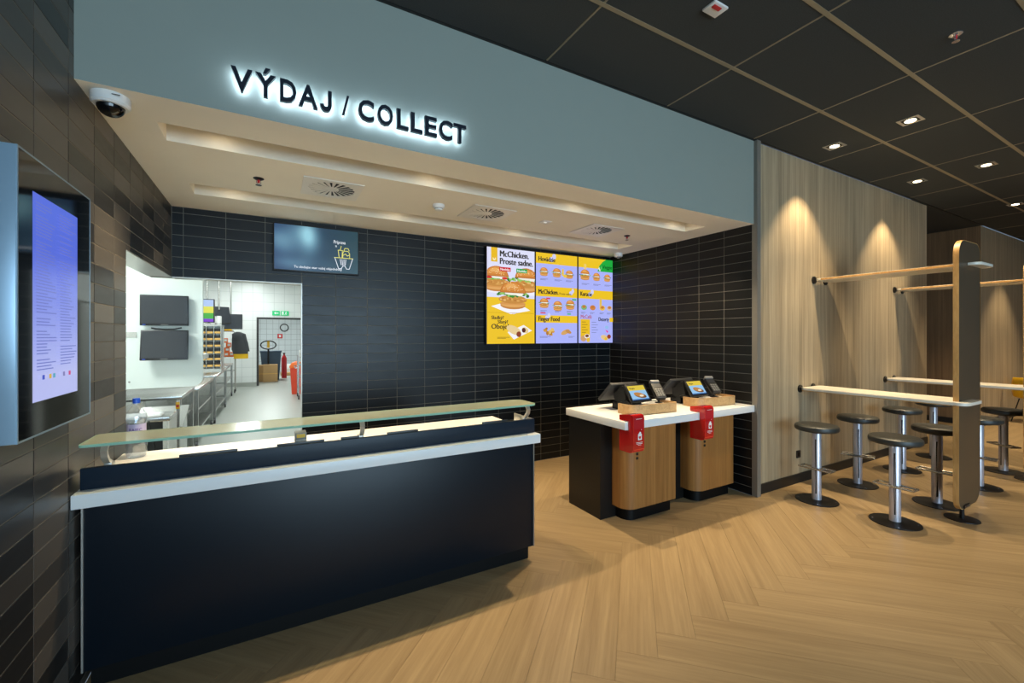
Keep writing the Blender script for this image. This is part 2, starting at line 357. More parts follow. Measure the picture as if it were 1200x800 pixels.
class Print:
    """flat picture: coloured polygons on a plane, stacked in thin layers"""
    def __init__(s, o, u, v, n): s.o, s.u, s.vv, s.n = Vector(o), Vector(u), Vector(v), Vector(n); s.V = []; s.F = []; s.C = []; s.l = 0; s.clip = None
    def poly(s, pts, c, raw=False):
        if s.clip:
            pts = clip_poly([tuple(q) for q in pts], *s.clip)
            if len(pts) < 3: return s
        b = len(s.V); s.l += 1
        for p in pts: s.V.append(s.o + s.u * p[0] + s.vv * p[1] + s.n * (0.00006 * s.l))
        s.F.append(list(range(b, b + len(pts)))); s.C.append([(c if raw else lin(c))] * len(pts))
        return s
    def rect(s, x0, y0, x1, y1, c): return s.poly([(x0, y0), (x1, y0), (x1, y1), (x0, y1)], c)
    def ell(s, cx, cy, rx, ry, c, a0=0, a1=360, n=18, rot=0):
        full = abs(a1 - a0) >= 360; m = n if full else n + 1
        pts = [(rx * math.cos(R(a0 + (a1 - a0) * i / n)), ry * math.sin(R(a0 + (a1 - a0) * i / n))) for i in range(m)]
        cr, sr = math.cos(R(rot)), math.sin(R(rot))
        return s.poly([(cx + x * cr - y * sr, cy + x * sr + y * cr) for x, y in pts], c)
    def line(s, pts, w, c):
        for (a, b) in zip(pts, pts[1:]):
            d = Vector((b[0] - a[0], b[1] - a[1])); 
            if d.length == 0: continue
            d.normalize(); q = Vector((-d.y, d.x)) * w / 2; e = d * w * 0.3
            s.poly([(a[0] + q.x - e.x, a[1] + q.y - e.y), (a[0] - q.x - e.x, a[1] - q.y - e.y), (b[0] - q.x + e.x, b[1] - q.y + e.y), (b[0] + q.x + e.x, b[1] + q.y + e.y)], c)
        return s
    def text(s, t, x, y, h, c, bold=0.0, align='l', sx=1.0, maxw=None):
        if bold > 0:
            w0 = text_geo(t, 0.0)[2] * h * sx
            if maxw and w0 > maxw: sx *= maxw / w0
            x -= {'l': 0, 'c': w0 / 2, 'r': w0}[align]
            for k in (-1, 0, 1): s.text(t, x + k * bold * h * 1.5, y + k * bold * h * 0.25, h, c, 0.0, 'l', sx)
            return s
        vs_, fs, w = text_geo(t, 0.0); s.l += 1; b = len(s.V)
        if maxw and w * h * sx > maxw: sx *= maxw / (w * h * sx)
        x -= {'l': 0, 'c': w * h * sx / 2, 'r': w * h * sx}[align]
        for p in vs_: s.V.append(s.o + s.u * (x + p[0] * h * sx) + s.vv * (y + p[1] * h) + s.n * (0.00006 * s.l))
        for f in fs: s.F.append([b + i for i in f]); s.C.append([lin(c)] * len(f))
        return s
    def grad(s, x0, y0, x1, y1, nx, ny, fn):
        s.l += 1; b = len(s.V)
        for j in range(ny + 1):
            for i in range(nx + 1):
                s.V.append(s.o + s.u * (x0 + (x1 - x0) * i / nx) + s.vv * (y0 + (y1 - y0) * j / ny) + s.n * (0.00006 * s.l))
        cc = lambda i, j: lin(fn(i / nx, j / ny))
        for j in range(ny):
            for i in range(nx):
                q = [(i, j), (i + 1, j), (i + 1, j + 1), (i, j + 1)]
                s.F.append([b + a + d * (nx + 1) for a, d in q]); s.C.append([cc(a, d) for a, d in q])
        return s
    def build(s, name, parent, m='screen'):
        off = rloc(parent)
        me = bpy.data.meshes.new(name); me.from_pydata([tuple(v - off) for v in s.V], [], s.F)
        at = me.color_attributes.new('Col', 'FLOAT_COLOR', 'CORNER')
        at.data.foreach_set('color', [x for f in s.C for c in f for x in (c[0], c[1], c[2], 1.0)])
        # all faces look along the picture's normal
        bm = bmesh.new(); bm.from_mesh(me); bm.normal_update()
        fl = [f for f in bm.faces if f.normal.dot(s.n) < 0]; bmesh.ops.reverse_faces(bm, faces=fl); bm.to_mesh(me); bm.free()
        me.materials.append(M[m]); o = bpy.data.objects.new(name, me); COL.objects.link(o); o.parent = parent
        return o

# ------------------------------------------------------------------ key dimensions (metres; camera stands at the origin)
XL, XR = -0.75, 4.205          # tiled side walls
YF, YB = 2.56, 4.65            # fascia plane, tiled back wall
ZS, ZC = 2.72, 3.55            # soffit, dining ceiling
LX0 = -0.915                   # far face of the left wall
OPZ = 2.112                    # underside of the kitchen opening
OPX = 0.26                     # right jamb of the kitchen opening
OPY = 3.33                     # near jamb of the opening in the left wall
TT = 0.008                     # tile thickness

# ------------------------------------------------------------------ floor: herringbone planks
def clip_poly(poly, x0, x1, y0, y1):
    for ax, lim, sg in ((0, x0, 1), (0, x1, -1), (1, y0, 1), (1, y1, -1)):
        out = []
        for i, p in enumerate(poly):
            q = poly[i - 1]; ip = sg * (p[ax] - lim) >= 0; iq = sg * (q[ax] - lim) >= 0
            if ip != iq:
                t = (lim - q[ax]) / (p[ax] - q[ax]); out.append((q[0] + (p[0] - q[0]) * t, q[1] + (p[1] - q[1]) * t))
            if ip: out.append(p)
        poly = out
        if not poly: return []
    return poly
fl = MB()
fl.box(XL, 14.0, -4.6, YF, -0.12, -0.006); fl.box(XL, XR, YF, YB, -0.12, -0.006); fl.box(8.55, 10.95, YF, 6.0, -0.12, -0.006)
floor = struct('floor', fl, 'floor_base', 'oak herringbone plank floor', 'floor')
PW, PLN, GAP = 0.2, 1.2, 0.0006
O0 = Vector((2.523, 1.505)); e1 = Vector((1, -1)) / math.sqrt(2); e2 = Vector((1, 1)) / math.sqrt(2)
ROOMS = ((XL + .002, 14.0, -1.3, YF), (XL + .002, XR, YF, YB), (8.55, 10.95, YF, 6.0))
far_planks = MB(); n_plank = 0
def plank(p0, p1, q0, q1, ang):
    global n_plank
    c = O0 + e1 * (p0 + p1) / 2 + e2 * (q0 + q1) / 2
    if c.x < -2 or c.x > 15 or c.y < -2.2 or c.y > 7: return
    g = GAP; ca, sa = math.cos(ang), math.sin(ang)
    quad = [(O0 + e1 * p + e2 * q) for p, q in ((p0 + g, q0 + g), (p1 - g, q0 + g), (p1 - g, q1 - g), (p0 + g, q1 - g))]
    quad = [(v.x, v.y) for v in quad]
    pieces = [p for p in (clip_poly(quad, *r) for r in ROOMS) if len(p) >= 3]
    if not pieces: return
    # seen as single pieces near the camera, joined beyond
    dep = c.x * 0.489 + c.y * 0.872; lat = (c.x * 0.872 - c.y * 0.489)
    single = 0.9 < dep < 6.2 and abs(lat / dep) < 1.45 and c.y > -0.35 and n_plank < 296
    mb = MB() if single else far_planks
    for p in pieces:
        if single:
            loc = [((x - c.x) * ca + (y - c.y) * sa, -(x - c.x) * sa + (y - c.y) * ca) for x, y in p]
            mb.prism(loc, -0.006, 0.0)
        else: mb.prism(p, -0.006, 0.0)
    if single:
        o = mb.build('plank', 'floor_oak', floor, smooth=False, world=False)
        o.location = Vector((c.x, c.y, 0)) - floor.location; o.rotation_euler = (0, 0, ang); n_plank += 1
for k in range(-30, 50):
    for mm in range(-5, 5):
        a, b = k * PW + mm * PLN, k * PW - mm * PLN
        plank(a, a + PLN, b, b + PW, -PI / 4)
        plank(a, a + PW, b + PW, b + PW + PLN, PI / 4)
tag(far_planks.build('plank_field', 'floor_oak', floor, smooth=False), kind='stuff')

# ------------------------------------------------------------------ tiled walls
TILE_ME = {}
def tile_mesh(w, h, axis, m):
    k = (round(w, 3), round(h, 3), axis, m)
    if k not in TILE_ME:
        b = MB(); c = 0.0012; t = TT
        ring = lambda a, d: [(-w / 2 + a, -h / 2 + a, d), (w / 2 - a, -h / 2 + a, d), (w / 2 - a, h / 2 - a, d), (-w / 2 + a, h / 2 - a, d)]
        f = {'back': lambda u, v, d: (u, -d, v), 'left': lambda u, v, d: (d, u, v), 'right': lambda u, v, d: (-d, u, v)}[axis]
        b.rings([[f(*p) for p in ring(0, 0)], [f(*p) for p in ring(0, t - c)], [f(*p) for p in ring(c, t)]], cap0=False)
        o = b.build('t', m, smooth=False, origin=(0, 0, 0)); TILE_ME[k] = o.data; bpy.data.objects.remove(o)
    return TILE_ME[k]
def lines(start, pitch, lo, hi):
    k0 = math.ceil((lo - start) / pitch + 1e-6); out = [lo]; k = k0
    while start + k * pitch < hi - 0.004:
        v = start + k * pitch
        if v > lo + 0.004: out.append(v)
        k += 1
    return out + [hi]
def tile_wall(parent, axis, m, ul, vl, holes, place, single):
    g = 0.0022; rest = MB(); nr = 0
    f = {'back': lambda u, v, d: (u, place - d, v), 'left': lambda u, v, d: (place + d, u, v), 'right': lambda u, v, d: (place - d, u, v)}[axis]
    for u0, u1 in zip(ul, ul[1:]):
        for v0, v1 in zip(vl, vl[1:]):
            cells = [(u0, u1, v0, v1)]
            for (a, b, c, d) in holes:
                nxt = []
                for (p, q, r, s) in cells:
                    if q <= a + 1e-6 or p >= b - 1e-6 or s <= c + 1e-6 or r >= d - 1e-6: nxt.append((p, q, r, s)); continue
                    if p < a: nxt.append((p, a, r, s))
                    if q > b: nxt.append((b, q, r, s))
                    if r < c: nxt.append((max(p, a), min(q, b), r, c))
                    if s > d: nxt.append((max(p, a), min(q, b), d, s))
                cells = nxt
            for (p, q, r, s) in cells:
                w, h = q - p - 2 * g, s - r - 2 * g
                if w < 0.006 or h < 0.006: continue
                cu, cv = (p + q) / 2, (r + s) / 2
                if single(cu, cv):
                    o = bpy.data.objects.new('tile', tile_mesh(w, h, axis, m)); COL.objects.link(o); o.parent = parent
                    o.location = Vector(f(cu, cv, 0)) - parent.location
                else:
                    ring = lambda d: [f(cu - w / 2, cv - h / 2, d), f(cu + w / 2, cv - h / 2, d), f(cu + w / 2, cv + h / 2, d), f(cu - w / 2, cv + h / 2, d)]
                    rest.rings([ring(0), ring(TT)], cap0=False); nr += 1
    if nr: tag(rest.build('tile_field', m, parent, smooth=False), kind='stuff')
b = MB(); b.box(LX0, OPX, YB + .0022, YB + 0.15, OPZ, 3.4); b.box(OPX, XR + 0.15, YB + .0022, YB + 0.15, 0, 3.4)
wall_back = struct('wall_back', b, 'grout_dark', 'dark slate tiled back wall', 'wall')
tile_wall(wall_back, 'back', 'tile_back', lines(0.565, 0.3085, XL, XR), lines(2.667, 0.0957, 0, ZS), [(XL - 1, OPX, -1, OPZ)], YB + TT,
          lambda u, v: (v > 0.72 or u > 2.6) and not (v < 0.62 and u > 3.6))
b = MB(); b.box(LX0, XL - .0022, -4.6, OPY, 0, ZC); b.box(LX0, XL - .0022, OPY, YB + 0.01, OPZ, ZC)
wall_left = struct('wall_left', b, 'grout_left', 'brown slate tiled wall at the left', 'wall')
tile_wall(wall_left, 'left', 'tile_left', lines(2.198, 0.3035, -1.3, YB), lines(2.717, 0.0955, 0, ZC), [(OPY, YB + 1, -1, OPZ), (YF + .01, 9, ZS, 9)], XL - TT,
          lambda u, v: u > 1.58)
b = MB(); b.box(XR + .0022, XR + 0.15, YF + .02, YB + 0.02, 0, 3.4)
wall_right = struct('wall_right', b, 'grout_dark', 'charcoal tiled return wall beside the tills', 'wall')
tile_wall(wall_right, 'right', 'tile_right', lines(2.579, 0.3075, YF + .02, YB), lines(2.642, 0.0948, 0, ZS), [], XR + TT, lambda u, v: not (v < 0.8 and u > 2.9))
# steel linings of the kitchen opening
b = MB(); b.box(LX0, XL - .001, OPY - .004, OPY, 0, OPZ)
struct('trim_1', b, 'steel_sheet', 'steel jamb lining of the kitchen opening', 'trim')
b = MB(); b.box(LX0 + .001, XL - .001, OPY, YB, OPZ - .005, OPZ); b.box(XL, OPX, YB, YB + .149, OPZ - .005, OPZ); b.box(OPX - .005, OPX, YB, YB + .149, 0, OPZ - .005)
struct('trim_2', b, 'steel_sheet', 'steel lining under the lintel of the kitchen opening', 'trim')

# ------------------------------------------------------------------ oak walls, trims, baseboards
b = B(XR + .06, 8.55, YF + .01, YF + 0.13, 0.0, ZC)
struct('wall_dining', b, 'wall_oak', 'pale oak panelled dining wall with downlight scallops', 'wall')
b = MB(); b.box(10.95, 14.0, YF + .01, 3.4, 0, ZC)
struct('wall_far', b, 'wall_oak', 'far oak panelled dining wall', 'wall')
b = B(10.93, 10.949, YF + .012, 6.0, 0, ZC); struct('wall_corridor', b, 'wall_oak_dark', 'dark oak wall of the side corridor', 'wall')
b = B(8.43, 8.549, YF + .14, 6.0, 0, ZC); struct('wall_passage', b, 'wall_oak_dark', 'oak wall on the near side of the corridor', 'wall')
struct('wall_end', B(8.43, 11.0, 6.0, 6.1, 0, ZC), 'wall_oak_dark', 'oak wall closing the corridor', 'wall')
struct('wall_side', B(14.0, 14.1, -4.6, 3.4, 0, ZC), 'wall_oak', 'oak end wall of the dining room', 'wall')
struct('trim_3', B(XR - .002, XR + .058, YF - .035, YF + .018, 0, ZC - .001), 'trim_metal', 'grey metal corner trim at the tiled wall', 'trim')
struct('baseboard_dining', B(XR + .06, 8.552, YF - .004, YF + .009, 0, 0.1), 'baseboard_black', 'black baseboard under oak wall', 'baseboard')
struct('baseboard_far', B(10.915, 14.0, YF - .004, YF + .009, 0, 0.1), 'baseboard_black', 'black baseboard of the far oak wall', 'baseboard')
struct('baseboard_corridor', B(10.912, 10.929, YF + .01, 6.0, 0, 0.1), 'baseboard_black', 'black baseboard in the corridor', 'baseboard')

# ------------------------------------------------------------------ dining ceiling
b = MB(); b.box(XL, 14.1, -4.6, YF, ZC + .012, ZC + .1); b.box(8.4, 11.0, YF, 6.1, ZC + .012, ZC + .1)
ceiling = struct('ceiling', b, 'ceiling_felt', 'black felt tile ceiling with bronze grid', 'ceiling')
XS = [XL] + [1.70 + 1.229 * k for k in range(-1, 11)] + [14.0]
YS = [-0.48, 0.125, 0.73, 1.335, 1.94, 2.545]
CE = {}
for x0, x1 in zip(XS, XS[1:]):
    for y0, y1 in zip(YS, YS[1:]):
        k = (round(x1 - x0, 3), round(y1 - y0, 3))
        if k not in CE:
            w, h = k[0] / 2 - .007, k[1] / 2 - .007
            o = MB().prism([(-w, -h), (w, -h), (w, h), (-w, h)], 0, 0.012, bev=0.004).build('t', 'ceiling_felt', origin=(0, 0, 0), smooth=False); CE[k] = o.data; bpy.data.objects.remove(o)
        o = bpy.data.objects.new('ceiling_panel', CE[k]); COL.objects.link(o); o.parent = ceiling
        o.location = Vector(((x0 + x1) / 2, (y0 + y1) / 2, ZC)) - ceiling.location
for y in YS[:-1]: B(XL, 14.0, y - .014, y + .014, ZC - .003, ZC + .011).build('grid_bar', 'ceiling_bar', ceiling, smooth=False)
for x in XS[1:-1]:
    for y0, y1 in zip(YS, YS[1:]): B(x - .006, x + .006, y0 + .014, y1 - .014, ZC - .001, ZC + .011).build('cross_bar', 'ceiling_bar', ceiling, smooth=False)
B(XL, 10.95, 2.541, 2.559, ZC - .002, ZC + .011).build('edge_bar', 'baseboard_black', ceiling, smooth=False)
tag(B(8.56, 10.93, YF, 5.99, ZC, ZC + .011).build('corridor_panel', 'ceiling_felt', ceiling, smooth=False))

# ------------------------------------------------------------------ fascia and soffit over the counters
fascia = struct('wall_fascia', B(XL, XR - .003, YF, YF + 0.1, ZS, ZC - .001), 'fascia_paint', 'blue grey fascia above the collection counter', 'wall')
RC = ((-0.525, 3.87, 2.865, 3.11), (-0.53, 3.90, 3.90, 4.17)); RZ = ZS + 0.13
b = MB(); xs = (XL, XR)
prev = YF + .1
b.box(XL, XR, YF + .0005, YF + .1, ZS - .0005, ZS + .002)
for (x0, x1, y0, y1) in RC:
    b.box(XL, XR, prev, y0, ZS, RZ); b.box(XL, x0, y0, y1, ZS, RZ); b.box(x1, XR, y0, y1, ZS, RZ); prev = y1
b.box(XL, XR, prev, YB, ZS, RZ); b.box(XL, XR, YF + .1, YB, RZ, RZ + .05)
soffit = struct('ceiling_soffit', b, 'soffit_paint', 'cream plaster soffit with two long light recesses', 'ceiling')

def spot(name, loc, power, size, blend, parent, rad=0.03, color=WARM, aim=None):
    l = bpy.data.lights.new(name, 'SPOT'); l.energy = power; l.color = color; l.spot_size = R(size); l.spot_blend = blend; l.shadow_soft_size = rad
    o = bpy.data.objects.new(name, l); COL.objects.link(o); o.parent = parent; o.location = Vector(loc) - rloc(parent)
    if aim: o.rotation_euler = aim
    return o
ordn = ['first', 'second', 'third', 'fourth']
for ri, (y, nm) in enumerate(((2.985, 'front'), (4.035, 'rear'))):
    for i, x in enumerate((-0.27, 1.04, 2.38, 3.68)):
        t = thing('recess_downlight', (x, y, RZ - .03), f'round downlight in the {nm} soffit recess, {ordn[i]} from the brown wall', 'light', 'downlights in the soffit recesses')
        MB().lathe([(.062, 0), (.062, .006), (.05, .03), (.046, .03), (.046, .012), (.055, 0)], (x, y, RZ - .03), 24, False, False).build('rim', 'white_plastic', t)
        MB().lathe([(.0455, .012), (.0455, .016)], (x, y, RZ - .03), 24).build('lamp_face', 'lamp_soffit', t)
        spot('downlight_beam', (x, y, RZ - .034), SPOT_SOFFIT * (1.7, 0.4)[ri], 95, 0.9, t, 0.02)

# swirl diffusers in the soffit
def vent(cx, cy, label):
    t = thing('swirl_vent', (cx, cy, ZS - .008), label, 'vent', 'swirl vents in the soffit'); w = .205
    b = MB(); n = 40
    outer = []
    for i in range(n):
        a = 2 * PI * i / n; k = w / max(abs(math.cos(a)), abs(math.sin(a))); outer.append((cx + k * math.cos(a), cy + k * math.sin(a)))
    inner = [(cx + .162 * math.cos(2 * PI * i / n), cy + .162 * math.sin(2 * PI * i / n)) for i in range(n)]
    b.rings([[(x, y, ZS - .002) for x, y in outer], [(x, y, ZS - .008) for x, y in outer], [(x, y, ZS - .008) for x, y in inner], [(x, y, ZS - .001) for x, y in inner]], False, False)
    b.build('face_plate', 'vent_metal', t)
    MB().lathe([(.165, -.0012), (.165, -.0004)], (cx, cy, ZS), 32).build('dark_throat', 'vent_dark', t)
    for i in range(20):
        a = 2 * PI * i / 20; q = MB(Matrix.Translation((cx, cy, ZS - .006)) @ Matrix.Rotation(a, 4, 'Z'))
        q.polys([(.045, -.003, .001), (.16, -.014, -.001), (.16, .016, .0035), (.045, .006, .003), (.045, -.003, .0), (.16, -.014, -.002), (.16, .016, .0025), (.045, .006, .002)],
                [(0, 1, 2, 3), (7, 6, 5, 4), (0, 4, 5, 1), (1, 5, 6, 2), (2, 6, 7, 3), (3, 7, 4, 0)])
        q.build('vane', 'vent_metal', t, smooth=False)
    MB().lathe([(.05, 0), (.05, -.005), (.04, -.007), (.006, -.008)], (cx, cy, ZS - .001), 20).build('hub', 'vent_metal', t)
    return t
vent(0.40, 3.52, 'square swirl air vent nearest the brown tiled wall, left of the smoke detector')
vent(1.71, 3.53, 'square swirl air vent between the smoke detector and the small white plate')
vent(3.00, 3.53, 'square swirl air vent nearest the charcoal return wall')
def sprinkler(x, y, z, label, dark=False):
    t = thing('sprinkler', (x, y, z - .05), label, 'sprinkler', 'ceiling sprinklers')
    MB().lathe([(.034, 0), (.034, -.004), (.02, -.012), (.012, -.012)], (x, y, z), 20).build('escutcheon', 'chrome_dark' if dark else 'chrome', t)
    MB().lathe([(.008, -.012), (.008, -.03), (.004, -.034)], (x, y, z), 12).build('stem', 'red_paint', t)
    MB().tube([(x - .012, y, z - .012), (x - .014, y, z - .03), (x, y, z - .046)], .0025, 6).tube([(x + .012, y, z - .012), (x + .014, y, z - .03), (x, y, z - .046)], .0025, 6).build('yoke', 'chrome', t)
    MB().lathe([(.02, -.046), (.02, -.049)], (x, y, z), 16).build('deflector', 'chrome', t)
sprinkler(-0.08, 3.54, ZS, 'small chrome sprinkler in soffit left of the swirl vents', True)
sprinkler(3.46, 3.55, ZS, 'small dark sprinkler in soffit beside the charcoal return wall', True)
sprinkler(3.856, 1.018, ZC, 'chrome sprinkler on the black felt ceiling')
t = thing('smoke_detector', (1.245, 3.504, ZS - .05), 'white round smoke detector between two swirl vents', 'smoke detector', 'smoke detectors')
MB().lathe([(.05, 0), (.05, -.022), (.042, -.03)], (1.245, 3.504, ZS), 24).build('base', 'white_plastic', t)
MB().lathe([(.034, -.03), (.034, -.036), (.03, -.046), (.012, -.05)], (1.245, 3.504, ZS), 20).build('sensor_cap', 'white_plastic', t)
MB().lathe([(.0345, -.031), (.0345, -.0355)], (1.245, 3.504, ZS), 20, False, False).build('sensor_slot', 'vent_dark', t)
t = thing('smoke_detector', (4.09, 4.36, ZS - .07), 'white round detector in the corner above the menu screens', 'smoke detector', 'smoke detectors')
MB().lathe([(.055, 0), (.055, -.045), (.048, -.05)], (4.09, 4.36, ZS), 24).build('base', 'white_plastic', t)
MB().lathe([(.02, -.05), (.02, -.065), (.012, -.07)], (4.09, 4.36, ZS), 16).build('sensor_cap', 'grey_plastic', t)
t = thing('cover_plate', (2.344, 3.516, ZS - .004), 'small flat white cover plate between two swirl vents', 'cover plate')
MB().prism(rrect(2.294, 2.394, 3.466, 3.566, .008, 3), ZS - .004, ZS, bev=.001).build('plate', 'white_plastic', t)
B(2.33, 2.358, 3.51, 3.522, ZS - .0055, ZS - .004).build('lens', 'white_sign', t)
# dome camera in the corner of soffit and brown wall
cx, cy = -0.655, 2.665
t = thing('dome_camera', (cx, cy, ZS - .1), 'white dome security camera under the fascia corner', 'security camera')
MB().lathe([(.07, 0), (.072, -.005), (.072, -.04), (.064, -.05)], (cx, cy, ZS), 32).build('housing', 'white_plastic', t)
MB().lathe([(.052 * math.cos(R(a)), -.05 - .046 * math.sin(R(a))) for a in (0, 15, 30, 45, 60, 75, 89)], (cx, cy, ZS), 24).build('dome', 'black_gloss', t)
p = Print((cx + .02, cy - .0725, ZS - .02), (1, 0, 0), (0, 0, 1), (0, -1, 0)); p.rect(0, 0, .03, .004, (70, 70, 75)); p.build('maker_mark', t, 'print')

# ------------------------------------------------------------------ dining ceiling fittings
def downlight(x, y, label, group='square downlights in the felt ceiling', power=1.0):
    t = thing('square_downlight', (x, y, ZC - .004), label, 'light', group); w = .06
    b = MB(); b.rings([[(x + a * k, y + c * k, z) for a, c in ((-1, -1), (1, -1), (1, 1), (-1, 1))] for k, z in ((.078, ZC - .001), (.078, ZC - .005), (.06, ZC - .005), (.052, ZC + .0))], False, False)
    b.build('frame', 'aluminium', t)
    B(x - .056, x + .056, y - .056, y + .056, ZC - .0035, ZC - .0005).build('baffle', 'vent_dark', t)
    MB().lathe([(.04, 0), (.04, -.004), (.034, -.006)], (x, y, ZC - .003), 24).build('lamp_face', 'lamp_warm', t)
    spot('downlight_beam', (x, y, ZC - .012), SPOT_DINING * power, 84, 0.5, t, 0.022)
downlight(5.04, 2.225, 'lit square downlight close to oak wall, nearer the fascia')
downlight(5.04, 1.625, 'lit square downlight one tile out from the oak wall, nearer the fascia')
downlight(7.09, 2.22, 'lit square downlight close to oak wall, nearer the corridor')
downlight(7.10, 1.624, 'lit square downlight one tile out from the oak wall, nearer the corridor')
for i, x in enumerate((0.95, 2.95, 5.04, 7.1)): downlight(x, 0.0, f'square downlight out of view above the camera aisle, number {ordn[i]} from the brown wall', 'downlights over the aisle', 0.26)
for x, y in ((9.6, 1.9), (12.0, 1.75), (9.6, 0.2), (12.2, 0.9)): downlight(x, y, 'square downlight out of view at the far end of the dining room', 'far end downlights', 1.3)
t = thing('ceiling_alarm', (2.3, 1.635, ZC - .02), 'small white and red alarm plate on the black ceiling', 'alarm')
mm = Matrix.Translation((2.3, 1.635, ZC)) @ Matrix.Rotation(R(0), 4, 'Z')
MB(mm).box(-.06, .06, -.045, .045, -.014, 0, bev=.004).build('housing', 'white_plastic', t)
MB(mm).box(-.045, .02, -.03, -.005, -.02, -.014, bev=.002).build('red_window', 'red_paint', t)

# ------------------------------------------------------------------ illuminated lettering on the fascia
sign = thing('lettering_sign', (0.45, YF - .04, 2.81), 'backlit dark lettering reading VÝDAJ / COLLECT on grey fascia', 'sign')
def fx(px, py, Y=2.525):
    t0 = R(29.257); u = (px - 600) / 503.0; v = (393.7 - py) / 503.0
    rx, ry = math.sin(t0) + u * math.cos(t0), math.cos(t0) - u * math.sin(t0); d = Y / ry
    return rx * d, 1.6 + v * d
SPANS = [('V', 115, 210), ('Ý', 222, 312), ('D', 330, 402), ('A', 412, 495), ('J', 505, 557), ('/', 602, 633), ('C', 673, 742), ('O', 757, 825), ('L', 842, 893), ('L', 903, 955), ('E', 965, 1017), ('C', 1027, 1085), ('T', 1090, 1145)]
ZB0, CAPH = 2.818, 0.108
refv = text_geo('E', 0.0)[0]; cap0 = max(v[1] for v in refv)
def glyph(ch, bold):
    if ch not in 'J/': return text_geo(ch, bold)
    h = (0.16 if ch == 'J' else 0.10) + (bold - .028); c = cap0
    if ch == '/': return ([(0.06 - h / 2, 0), (0.06 + h / 2, 0), (0.26 + h / 2, c), (0.26 - h / 2, c)], [(0, 1, 2, 3)], .3)
    path = [(.34, c), (.34, .2)] + [(.18 + .16 * math.cos(R(a)), .2 - .16 * math.sin(R(a))) for a in (22, 45, 68, 90, 112, 135, 158, 180)]
    V = []; F_ = []
    for i, q in enumerate(path):
        a = path[max(i - 1, 0)]; b_ = path[min(i + 1, len(path) - 1)]; d = Vector((b_[0] - a[0], b_[1] - a[1])).normalized()
        V += [(q[0] - d.y * h / 2, q[1] + d.x * h / 2), (q[0] + d.y * h / 2, q[1] - d.x * h / 2)]
    return V, [(2 * i, 2 * i + 1, 2 * i + 3, 2 * i + 2) for i in range(len(path) - 1)], .4
for ch, a, c in SPANS:
    x0 = fx(240 + a / 3.75, 110)[0]; x1 = fx(240 + c / 3.75, 130)[0]
    vs_, fs, w = glyph(ch, 0.024); mnx = min(v[0] for v in vs_); mxx = max(v[0] for v in vs_)
    sx = (x1 - x0) / (mxx - mnx); sz = CAPH / cap0
    def layer(bold, y0, y1):
        v2, f2, _ = glyph(ch, bold); n = len(v2)
        q = [(x0 + (p[0] - mnx) * sx, y0, ZB0 + p[1] * sz) for p in v2] + [(x0 + (p[0] - mnx) * sx, y1, ZB0 + p[1] * sz) for p in v2]
        ec = {}
        for f in f2:
            for i in range(len(f)):
                e = (f[i], f[(i + 1) % len(f)]); ec[tuple(sorted(e))] = ec.get(tuple(sorted(e)), []) + [e]
        side = [(e[0][0], e[0][1], e[0][1] + n, e[0][0] + n) for e in ec.values() if len(e) == 1]
        return MB().polys(q, [tuple(f) for f in f2] + [tuple(i + n for i in f[::-1]) for f in f2] + side)
    lt = layer(0.024, YF - .050, YF - .028).build('letter', 'letter_navy', sign, smooth=False)
    layer(0.0, YF - .0275, YF - .0245).build('glow_strip', 'letter_glow', lt, smooth=False)

# ------------------------------------------------------------------ collection counter
CX0, CX1 = XL + .012, 1.635
ct = thing('collection_counter', ((CX0 + CX1) / 2, 2.9, 0), 'long dark counter with white band and navy upstand', 'counter')
B(CX0, CX1, 2.60, 3.22, 0.105, 0.857, bev=.001).build('front_panel', 'counter_front', ct)
B(CX0 + .02, CX1 - .02, 2.645, 3.18, 0.0, 0.105).build('toe_kick', 'kick_black', ct)
B(CX0 - .01, CX1 + .002, 2.515, 2.70, 0.857, 0.918, bev=.002).build('white_band', 'white_solid', ct)
B(CX0, CX1 - .004, 2.583, 2.605, 0.918, 1.013, bev=.002).build('upstand', 'navy_laminate', ct)
B(CX0, CX1 - .02, 2.70, 3.22, 0.857, 0.93, bev=.002).build('worktop', 'white_solid', ct)
B(CX0, CX1 - .004, 2.606, 2.70, 0.918, 0.93).build('inner_ledge', 'white_solid', ct)
B(CX0 + .001, CX0 + .008, 2.592, 2.5995, 0.105, 0.857).build('edge_strip', 'aluminium', ct)
B(CX1 - .008, CX1 - .0005, 2.592, 2.5995, 0.105, 0.857).build('edge_strip', 'trim_metal', ct)
B(CX1 - .016, CX1 - .006, 2.606, 2.86, 0.93, 1.012, bev=.002).build('end_cheek', 'aluminium', ct)
# glass shelf above the upstand
gs = thing('glass_shelf', ((CX0 + CX1) / 2, 2.67, 1.012), 'long pale green glass shelf along the top of dark counter', 'glass shelf')
GZ = 1.113
b = MB(); poly = rrect(CX0 + .002, CX1 - .002, 2.545, 2.80, (.02, .05, .05, .02), 5); b.prism(poly, GZ, GZ + .011)
g = b.build('glass_pane', ['shelf_glass', 'shelf_glass_top'], gs, smooth=False)
for f_ in g.data.polygons:
    if f_.normal.z > 0.9: f_.material_index = 1
e = MB(); n = len(poly)
ins = rrect(CX0 + .005, CX1 - .005, 2.548, 2.797, (.018, .048, .048, .018), 5)
e.rings([[(x, y, GZ - .0004) for x, y in ins], [(x, y, GZ - .0004) for x, y in rrect(CX0 + .0018, CX1 - .0018, 2.5448, 2.8002, (.02, .05, .05, .02), 5)], [(x, y, GZ + .0114) for x, y in rrect(CX0 + .0018, CX1 - .0018, 2.5448, 2.8002, (.02, .05, .05, .02), 5)], [(x, y, GZ + .0114) for x, y in ins]], False, False)
e.build('glass_edge', 'glass_edge', g)
